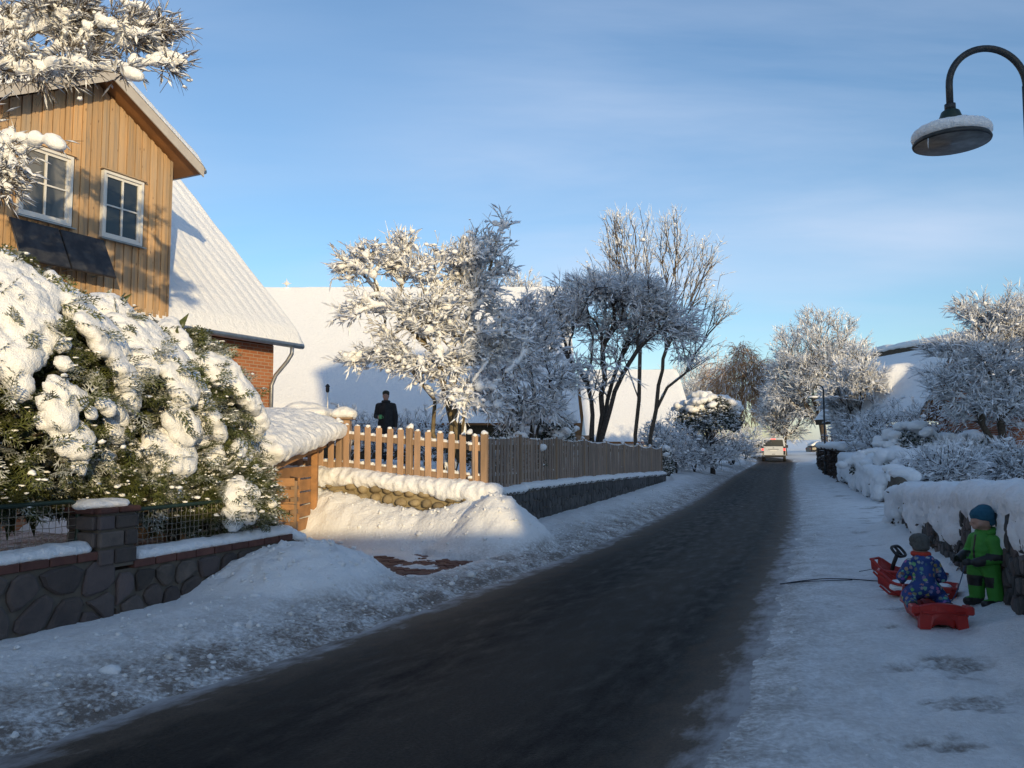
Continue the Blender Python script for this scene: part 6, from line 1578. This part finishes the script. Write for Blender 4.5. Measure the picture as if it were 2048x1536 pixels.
# --- man in black with the green mug (faces the street: local -y towards the viewer)
mx = at(771, 880, 21.0); mb = (mx[0], 21.0, mx[2] - 1.18)
zf = at(771, 782, 21)[2] - 1.80; mb = (mx[0], 21.0, zf)
fr_, lf = 1, -1
man = [[((-.10, 0, .95), .115), ((0, .01, 1.08), .135), ((0, .01, 1.28), .150), ((0, .01, 1.42), .135), ((0, 0, 1.50), .075), ((0, -.01, 1.58), .062), ((0, -.02, 1.66), .085)],
       [((.10, 0, .95), .115), ((0, .01, 1.08), .14)], [((-.14, .01, 1.40), .10), ((.14, .01, 1.40), .10)], [((0, .01, 1.3), .155), ((0, .01, .80), .165)], [((-.07, .01, 1.3), .13), ((-.07, .01, .80), .13)], [((.07, .01, 1.3), .13), ((.07, .01, .80), .13)],
       [((-.10, 0, .92), .110), ((-.105, -.01, .52), .075), ((-.11, 0, .12), .062), ((-.11, 0, .06), .06)], [((.10, 0, .92), .110), ((.105, -.01, .52), .075), ((.11, .02, .12), .062), ((.11, .02, .06), .06)],
       [((-.11, .02, .055), .05), ((-.13, -.14, .045), .045)], [((.11, .04, .055), .05), ((.13, -.12, .045), .045)],
       [((-.20, .01, 1.41), .078), ((-.275, .03, 1.13), .062), ((-.17, -.19, 1.10), .050)], [((.20, .01, 1.41), .078), ((.265, .03, 1.12), .062), ((.27, -.02, .86), .048)]]
man += hand((-.155, -.215, 1.10), (.75, -.6, .1), (.1, .1, 1), (.5, .4, 0), 1.15, .8) + hand((.27, -.03, .82), (0, -.1, -1), (0, -1, 0), (-1, 0, 0), 1.15, .35)
def cls_man(p):
    i = np.zeros(len(p), int); i[(p[:, 2] > 1.53)] = 1; i[(p[:, 2] < .84) & (p[:, 0] > .235) & (p[:, 2] > .6)] = 1; i[(p[:, 1] < -.20) & (p[:, 2] > .95) & (p[:, 2] < 1.25) & (p[:, 0] > -.17)] = 1; return i
mt, W, Rm = figure('person', 'person in black coat and dark hat holding a green mug behind the fence', mb, 0, man, [((0, -.035, 1.67), (.076, .088, .112)), ((0, -.125, 1.655), (.014, .02, .022)), ((0, -.085, 1.60), (.035, .03, .03)), ((-.08, -.02, 1.66), (.014, .02, .03)), ((.08, -.02, 1.66), (.014, .02, .03))], ['coat', 'skin'], cls_man, .014)
lump_part('hat', mt, W, [((0, -.015, 1.745), (.098, .108, .075)), ((0, -.01, 1.70), (.094, .098, .04))], 'hat_olive', .014)
lump_part('hood_collar', mt, W, [((.075 * math.cos(a), .01 + .085 * math.sin(a), 1.515), (.05, .05, .045)) for a in np.linspace(0, 6.1, 12)], 'coat', .014)
for sg in (-1, 1): lump_part('eye', mt, W, [((sg * .030, -.118, 1.685), (.010, .006, .006))], 'black_plastic', .004, 0)
mug = thing('mug', 'green mug in the hand of the person in black', 'mug', W((-.10, -.255, 1.06)))
MB().lathe(W((-.10, -.265, 1.05)), [(.036, 0), (.042, .005), (.043, .11), (.038, .11), (.036, .02)], 20).build('cup', 'mug', mug, sm=True)
MB().tube([W((-.10 + .042, -.265, 1.13)), W((-.10 + .075, -.265, 1.12)), W((-.10 + .078, -.265, 1.08)), W((-.10 + .042, -.265, 1.07))], .007, 6).build('handle', 'mug', mug, sm=True)

# --- child in green leaning against the wall, face to the left (local -y = facing, turned to -x)
kb = at(1970, 1190, 7.25); kz = .13
kid = [[((0, .0, .48), .118), ((0, .0, .60), .122), ((0, .01, .70), .112), ((0, .02, .765), .085), ((0, .02, .82), .060), ((0, .01, .89), .08)],
       [((-.075, .0, .48), .108), ((-.085, -.03, .30), .092), ((-.09, -.02, .11), .078)], [((.075, .01, .48), .108), ((.09, .03, .30), .092), ((.095, .05, .11), .078)],
       [((-.09, .0, .05), .055), ((-.10, -.13, .045), .050)], [((.095, .06, .05), .055), ((.105, -.08, .045), .050)],
       [((-.13, .02, .70), .076), ((-.20, .0, .55), .066), ((-.14, -.18, .49), .050)], [((.13, .02, .70), .076), ((.185, .03, .54), .066), ((.10, -.17, .48), .050)]]
kid += hand((-.12, -.215, .49), (.3, -.9, .05), (0, 0, 1), (.6, 0, -.3), .9, .55) + hand((.075, -.205, .475), (-.3, -.9, .05), (0, 0, 1), (-.6, 0, -.3), .9, .55)
def cls_kid(p):
    i = np.zeros(len(p), int); i[p[:, 2] > .815] = 2
    blk = (p[:, 1] < -.12) & (p[:, 2] > .38) & (p[:, 2] < .62); i[blk] = 1
    i[(np.abs(p[:, 2] - .27) < .055) & (p[:, 1] < -.02)] = 1; i[(p[:, 2] < .085)] = 1
    i[(np.abs(p[:, 2] - .545) < .032) & (np.abs(p[:, 0]) > .10)] = 1
    i[(np.abs(p[:, 0]) < .016) & (p[:, 1] < -.05) & (p[:, 2] > .45) & (p[:, 2] < .76)] = 1; return i
kt, W, Rm = figure('person', 'child in bright green snowsuit and teal hat leaning on the right wall', (kb[0], 7.25, kz), R(-80), kid,
                   [((0, -.005, .905), (.098, .108, .108)), ((0, -.112, .895), (.013, .013, .012)), ((0, -.085, .842), (.036, .030, .028)), ((-.05, -.065, .872), (.036, .036, .034)), ((.05, -.065, .872), (.036, .036, .034))], ['suit_green', 'black_plastic', 'skin'], cls_kid, .0095, k=.84)
lump_part('hat', kt, W, [((0, .012, .970), (.122, .132, .095)), ((0, .018, .938), (.124, .130, .050)), ((0, .055, .900), (.112, .086, .060)), ((0, .03, 1.03), (.085, .085, .055))], 'hat_teal', .01)
lump_part('hood', kt, W, [((.08 * math.cos(a), .045 + .07 * math.sin(a), .79 + .02 * math.sin(a)), (.042, .042, .038)) for a in np.linspace(-.4, 3.6, 11)] + [((0, .12, .77), (.07, .05, .06))], 'suit_green', .01)
for sg in (-1, 1): lump_part('eye', kt, W, [((sg * .032, -.089, .915), (.009, .006, .007))], 'black_plastic', .004, 0)

# --- child in blue patterned suit kneeling astride a sled, back to the viewer (local +y away from the viewer = facing)
sb = at(1856, 1240, 7.15); sz0 = gz(sb[0], 7.15)
zz = .13
sit = [[((0, .03, .17 + zz), .115), ((0, .06, .30 + zz), .125), ((0, .085, .42 + zz), .112), ((0, .10, .49 + zz), .072), ((0, .12, .53 + zz), .055), ((0, .15, .585 + zz), .078)],
       [((-.06, .02, .16 + zz), .105), ((-.155, .06, .08 + zz), .078), ((-.17, -.09, .02 + zz), .060), ((-.175, -.14, .012 + zz), .055)], [((.06, .02, .16 + zz), .105), ((.155, .06, .08 + zz), .078), ((.17, -.09, .02 + zz), .060), ((.175, -.14, .012 + zz), .055)],
       [((-.12, .09, .41 + zz), .064), ((-.20, .12, .27 + zz), .056), ((-.155, .25, .22 + zz), .045)], [((.12, .09, .41 + zz), .064), ((.20, .12, .27 + zz), .056), ((.155, .25, .22 + zz), .045)]]
sit += hand((-.15, .27, .22 + zz), (.2, .8, -.5), (.8, 0, .2), (0, .2, -1), .8, .6) + hand((.15, .27, .22 + zz), (-.2, .8, -.5), (-.8, 0, .2), (0, .2, -1), .8, .6)
def cls_sit(p):
    i = np.zeros(len(p), int); i[p[:, 2] > .535 + zz] = 1; i[(p[:, 1] > .26) & (p[:, 2] < .36 + zz)] = 2; i[(p[:, 1] < -.15) & (p[:, 2] < .06 + zz)] = 2; return i
st2, W, Rm = figure('person', 'small child in blue patterned snowsuit and grey hat kneeling on a red sled', (sb[0], 7.17, sz0 + .01), R(-10), sit,
                    [((0, .155, .60 + zz), (.080, .09, .092)), ((0, .245, .59 + zz), (.012, .015, .013)), ((0, .12, .17 + zz), (.13, .10, .09))], ['suit_blue', 'skin', 'black_plastic'], cls_sit, .0095, k=.84)
lump_part('hat', st2, W, [((0, .145, .655 + zz), (.106, .116, .080)), ((0, .14, .615 + zz), (.106, .114, .050)), ((0, .10, .585 + zz), (.092, .07, .05))], 'hat_grey', .01)
lump_part('scarf', st2, W, [((.072 * math.cos(a), .115 + .072 * math.sin(a), .515 + zz), (.032, .032, .030)) for a in np.linspace(0, 6.0, 16)], 'scarf', .009)
lump_part('hood', st2, W, [((0, .02, .455 + zz), (.095, .05, .055)), ((-.06, .03, .465 + zz), (.05, .045, .05)), ((.06, .03, .465 + zz), (.05, .045, .05)), ((0, .005, .42 + zz), (.075, .035, .05))], 'suit_blue', .01)
for sg in (-1, 1): lump_part('eye', st2, W, [((sg * .03, .238, .612 + zz), (.009, .006, .007))], 'black_plastic', .004, 0)

# ================================================================ SLEDS AND ROPES
def sled(label, base, yaw, L=.86, W_=.40, wheel_=False, cover=False, seat=False):
    base = np.array(base, float); c, s = math.cos(yaw), math.sin(yaw); t_ = thing('sled', label, 'sled', base, 'red plastic sleds')
    P = lambda x, y, z: base + np.array((c * x - s * y, s * x + c * y, z))
    # tub: a grid of the hull, rim folded outwards; y runs from the back (-) to the bow (+)
    nu, nv = 22, 26; V = []; 
    for j in range(nv + 1):
        y = -L / 2 + L * j / nv; f = j / nv; hw = W_ / 2 * (1 - .45 * smooth(.7, 1.0, f)) * (1 - .08 * smooth(.12, 0, f)); bow = .10 * smooth(.72, 1, f) ** 1.3
        for i in range(nu + 1):
            a = -1 + 2 * i / nu; aa = abs(a); x = hw * a
            z = .03 + bow + .115 * smooth(.72, .92, aa) - .015 * smooth(.93, 1.0, aa) + .115 * smooth(.05, 0, f) * (1 - smooth(.7, .9, aa)) - .020 * math.exp(-((aa - .45) / .12) ** 2)
            V.append(P(x, y, z))
    F = [(j * (nu + 1) + i, j * (nu + 1) + i + 1, (j + 1) * (nu + 1) + i + 1, (j + 1) * (nu + 1) + i) for j in range(nv) for i in range(nu)]
    hull = MB().add(V, F).build('hull', 'red_plastic', t_, sm=True)
    md = hull.modifiers.new('t', 'SOLIDIFY'); md.thickness = .010; md.offset = -1
    rim = [P(W_ / 2 * sg * (1 - .45 * float(smooth(.7, 1.0, f))) * (1 - .08 * float(smooth(.12, 0, f))), -L / 2 + L * f, .13 + .10 * float(smooth(.72, 1, f)) ** 1.3) for sg, fs in ((-1, np.linspace(0, 1, 16)), (1, np.linspace(1, 0, 16))) for f in fs]
    MB().tube(rim + [rim[0]], .014, 7, caps=False).build('rim', 'red_plastic', t_, sm=True)
    for sg in (-1, 1):
        MB().box(P(sg * (W_ / 2 + .012), -L * .36, .115), (P(1, 0, 0) - base, P(0, 1, 0) - base, (0, 0, 1)), (.022, .05, .028)).build('brake_lever', 'red_plastic', t_, bevel=.008)
        MB().tube([P(sg * W_ * .24, -L * .46, .012), P(sg * W_ * .24, 0, .006), P(sg * W_ * .24, L * .36, .02), P(sg * W_ * .2, L * .48, .09)], .012, 6).build('runner', 'red_plastic', t_, sm=True)
    if seat:
        # raised stern with an arched opening
        m = MB(); n = 14; y0, y1 = -L / 2 - .012, -L / 2 + .06; hw = W_ / 2 + .01
        for a, b in zip(np.linspace(-1, 1, n + 1)[:-1], np.linspace(-1, 1, n + 1)[1:]):
            zl = lambda q: .115 * math.sqrt(max(0, 1 - (q / .56) ** 2)) if abs(q) < .56 else -.005
            zt = lambda q: .175 + .03 * (1 - q * q)
            m.hexa([P(hw * a, y0, zl(a)), P(hw * b, y0, zl(b)), P(hw * b, y1, zl(b)), P(hw * a, y1, zl(a)), P(hw * a * .96, y0 + .02, zt(a)), P(hw * b * .96, y0 + .02, zt(b)), P(hw * b * .96, y1, zt(b)), P(hw * a * .96, y1, zt(a))])
        m.build('stern', 'red_plastic', t_)
        for sg in (-1, 1): MB().box(P(sg * (hw + .02), -L / 2 + .06, .15), (P(1, 0, 0) - base, P(0, 1, 0) - base, (0, 0, 1)), (.035, .06, .035)).build('grip', 'red_plastic', t_, bevel=.012)
    if wheel_:
        cc = P(0, L * .12, .34); ax = nrm((P(0, -1, 0) - base) * .75 + np.array((0, 0, .66))); u = P(1, 0, 0) - base; v = np.cross(ax, u)
        ring = [cc + u * .105 * np.sign(math.cos(a)) * abs(math.cos(a)) ** .6 + v * .068 * np.sign(math.sin(a)) * abs(math.sin(a)) ** .6 for a in np.linspace(0, 2 * math.pi, 33)]
        MB().tube(ring, .016, 8, caps=False).build('steering_wheel', 'black_plastic', t_, sm=True)
        MB().tube([cc + v * .065, cc - v * .066], .016, 8).build('wheel_spoke', 'black_plastic', t_, sm=True)
        MB().tube([P(0, L * .26, .05), P(0, L * .2, .2), cc], .022, 8).build('steering_column', 'black_plastic', t_, sm=True)
    if cover:
        C = [P(x, y, .10 + .03 * pn(x * 9, y * 9)) for x in np.arange(-W_ * .33, W_ * .34, .045) for y in np.arange(-L * .36, L * .3, .05)]
        blob('sled_snow', C, [(.05, .05, .035)] * len(C), .018, 'snow', t_, 2, .006, 12)
    return t_
sled('red plastic sled with arched stern carrying the child in blue', (sb[0], 7.13, sz0 + .0), R(-10), .74, .36, seat=True)
q = at(1814, 1178, 8.1); sled('red plastic sled with snow lying inside, bow to the left', (q[0] + .08, 8.05, gz(q[0], 8.05)), R(60), .70, .34, cover=True)
q = at(1800, 1150, 8.9); sled('red plastic sled with a black steering wheel', (q[0] + .08, 8.9, gz(q[0] + .08, 8.9)), R(40), .72, .34, wheel_=True)
def rope(name, label, pts, r, mat):
    P = []
    for (px, py, lift) in pts:
        # point on the snow seen there
        Y = 7.5
        for _ in range(5):
            p_ = at(px, py, Y); g = gz(p_[0], Y) + lift
            Y += (p_[2] - g) / max(.02, (EYE - p_[2]) / Y) * .8
        P.append(at(px, py, Y))
    P = np.array(P); n = len(P); tt = np.linspace(0, n - 1, n * 7); Q = np.stack([np.interp(tt, np.arange(n), P[:, i]) for i in range(3)], -1)
    k_ = np.array((1, 2, 3, 2, 1)) / 9.0
    for i in range(3): Q[2:-2, i] = np.convolve(Q[:, i], k_, 'valid')
    tag(MB().tube(Q, r, 5).build(name, mat, sm=True), label, 'rope')
rope('tow_rope', 'long dark tow rope lying across the snow from the road', [(1560, 1168, .012), (1600, 1162, .015), (1650, 1157, .03), (1700, 1158, .03), (1740, 1161, .012), (1778, 1163, .02), (1792, 1160, .08)], .006, 'rope')
rope('tow_rope', 'second strand of the tow rope closest to the road', [(1572, 1167, .012), (1610, 1163, .02), (1655, 1161, .012), (1705, 1160, .02)], .0045, 'rope')
rope('tow_rope', 'thin short tow rope of the sled with the steering wheel', [(1718, 1143, .012), (1740, 1139, .02), (1765, 1135, .08)], .004, 'rope')
W0 = np.array((sb[0] + .13, 7.2, sz0 + .16)); pts = [W0 + (np.array((kb[0] - .19, 7.2, kz + .40)) - W0) * f + np.array((0, 0, -.16 * math.sin(math.pi * f))) for f in np.linspace(0, 1, 14)]
tag(MB().tube(pts, .0045, 5).build('pull_cord', 'blue_rope', sm=True), 'blue cord held by the child in green, tied to the sled', 'rope')

# ================================================================ SMALL THINGS
ln = thing('stake_lantern', 'dark lantern on a striped stake above the shelter roof', 'lantern', (at(656, 800, 15.9)[0], 15.9, 1.9))
b = at(656, 806, 15.9); MB().tube([b + (0, 0, -.3), at(655, 785, 15.9)], .012, 6).build('stake', 'white_paint', ln)
MB().lathe(at(655, 785, 15.9), [(.022, 0), (.036, .03), (.036, .11), (.05, .125), (.012, .17)], 10).build('lantern_head', 'black_plastic', ln)
bt = thing('garden_bench', 'brown wooden bench top showing above the long fence', 'bench', spot(1138, 21.2))
o0 = spot(1138, 21.2); u_ = np.array((1.0, .1, 0)); 
MB().box(o0 + (0, 0, .98), (u_, (-.1, 1, 0), (0, 0, 1)), (.55, .02, .05)).build('back_slat', 'fence_post', bt)
MB().box(o0 + (0, 0, .86), (u_, (-.1, 1, 0), (0, 0, 1)), (.55, .02, .04)).build('back_slat', 'fence_post', bt)
MB().box(o0 + (0, -.25, .48), (u_, (-.1, 1, 0), (0, 0, 1)), (.55, .22, .025)).build('seat', 'fence_post', bt)
for sg in (-1, 1):
    MB().box(o0 + u_ * .5 * sg + (0, .0, .5), np.eye(3), (.03, .03, .5)).build('leg', 'fence_post', bt); MB().box(o0 + u_ * .5 * sg + (0, -.42, .24), np.eye(3), (.03, .03, .24)).build('leg', 'fence_post', bt)
bh = thing('bird_table', 'thin post with a small snow capped box before the brick house window', 'bird table', spot(2020, 23))
o0 = spot(2020, 23); MB().tube([o0, o0 + (0, 0, .85)], .025, 6).build('post', 'fence_post', bh); MB().aabb(o0 + (-.10, -.1, .85), o0 + (.10, .1, 1.0)).build('box', 'fence_post', bh)
blob('box_snow', [o0 + (0, 0, 1.03)], [(.15, .15, .07)], .03, 'snow', bh, 1)
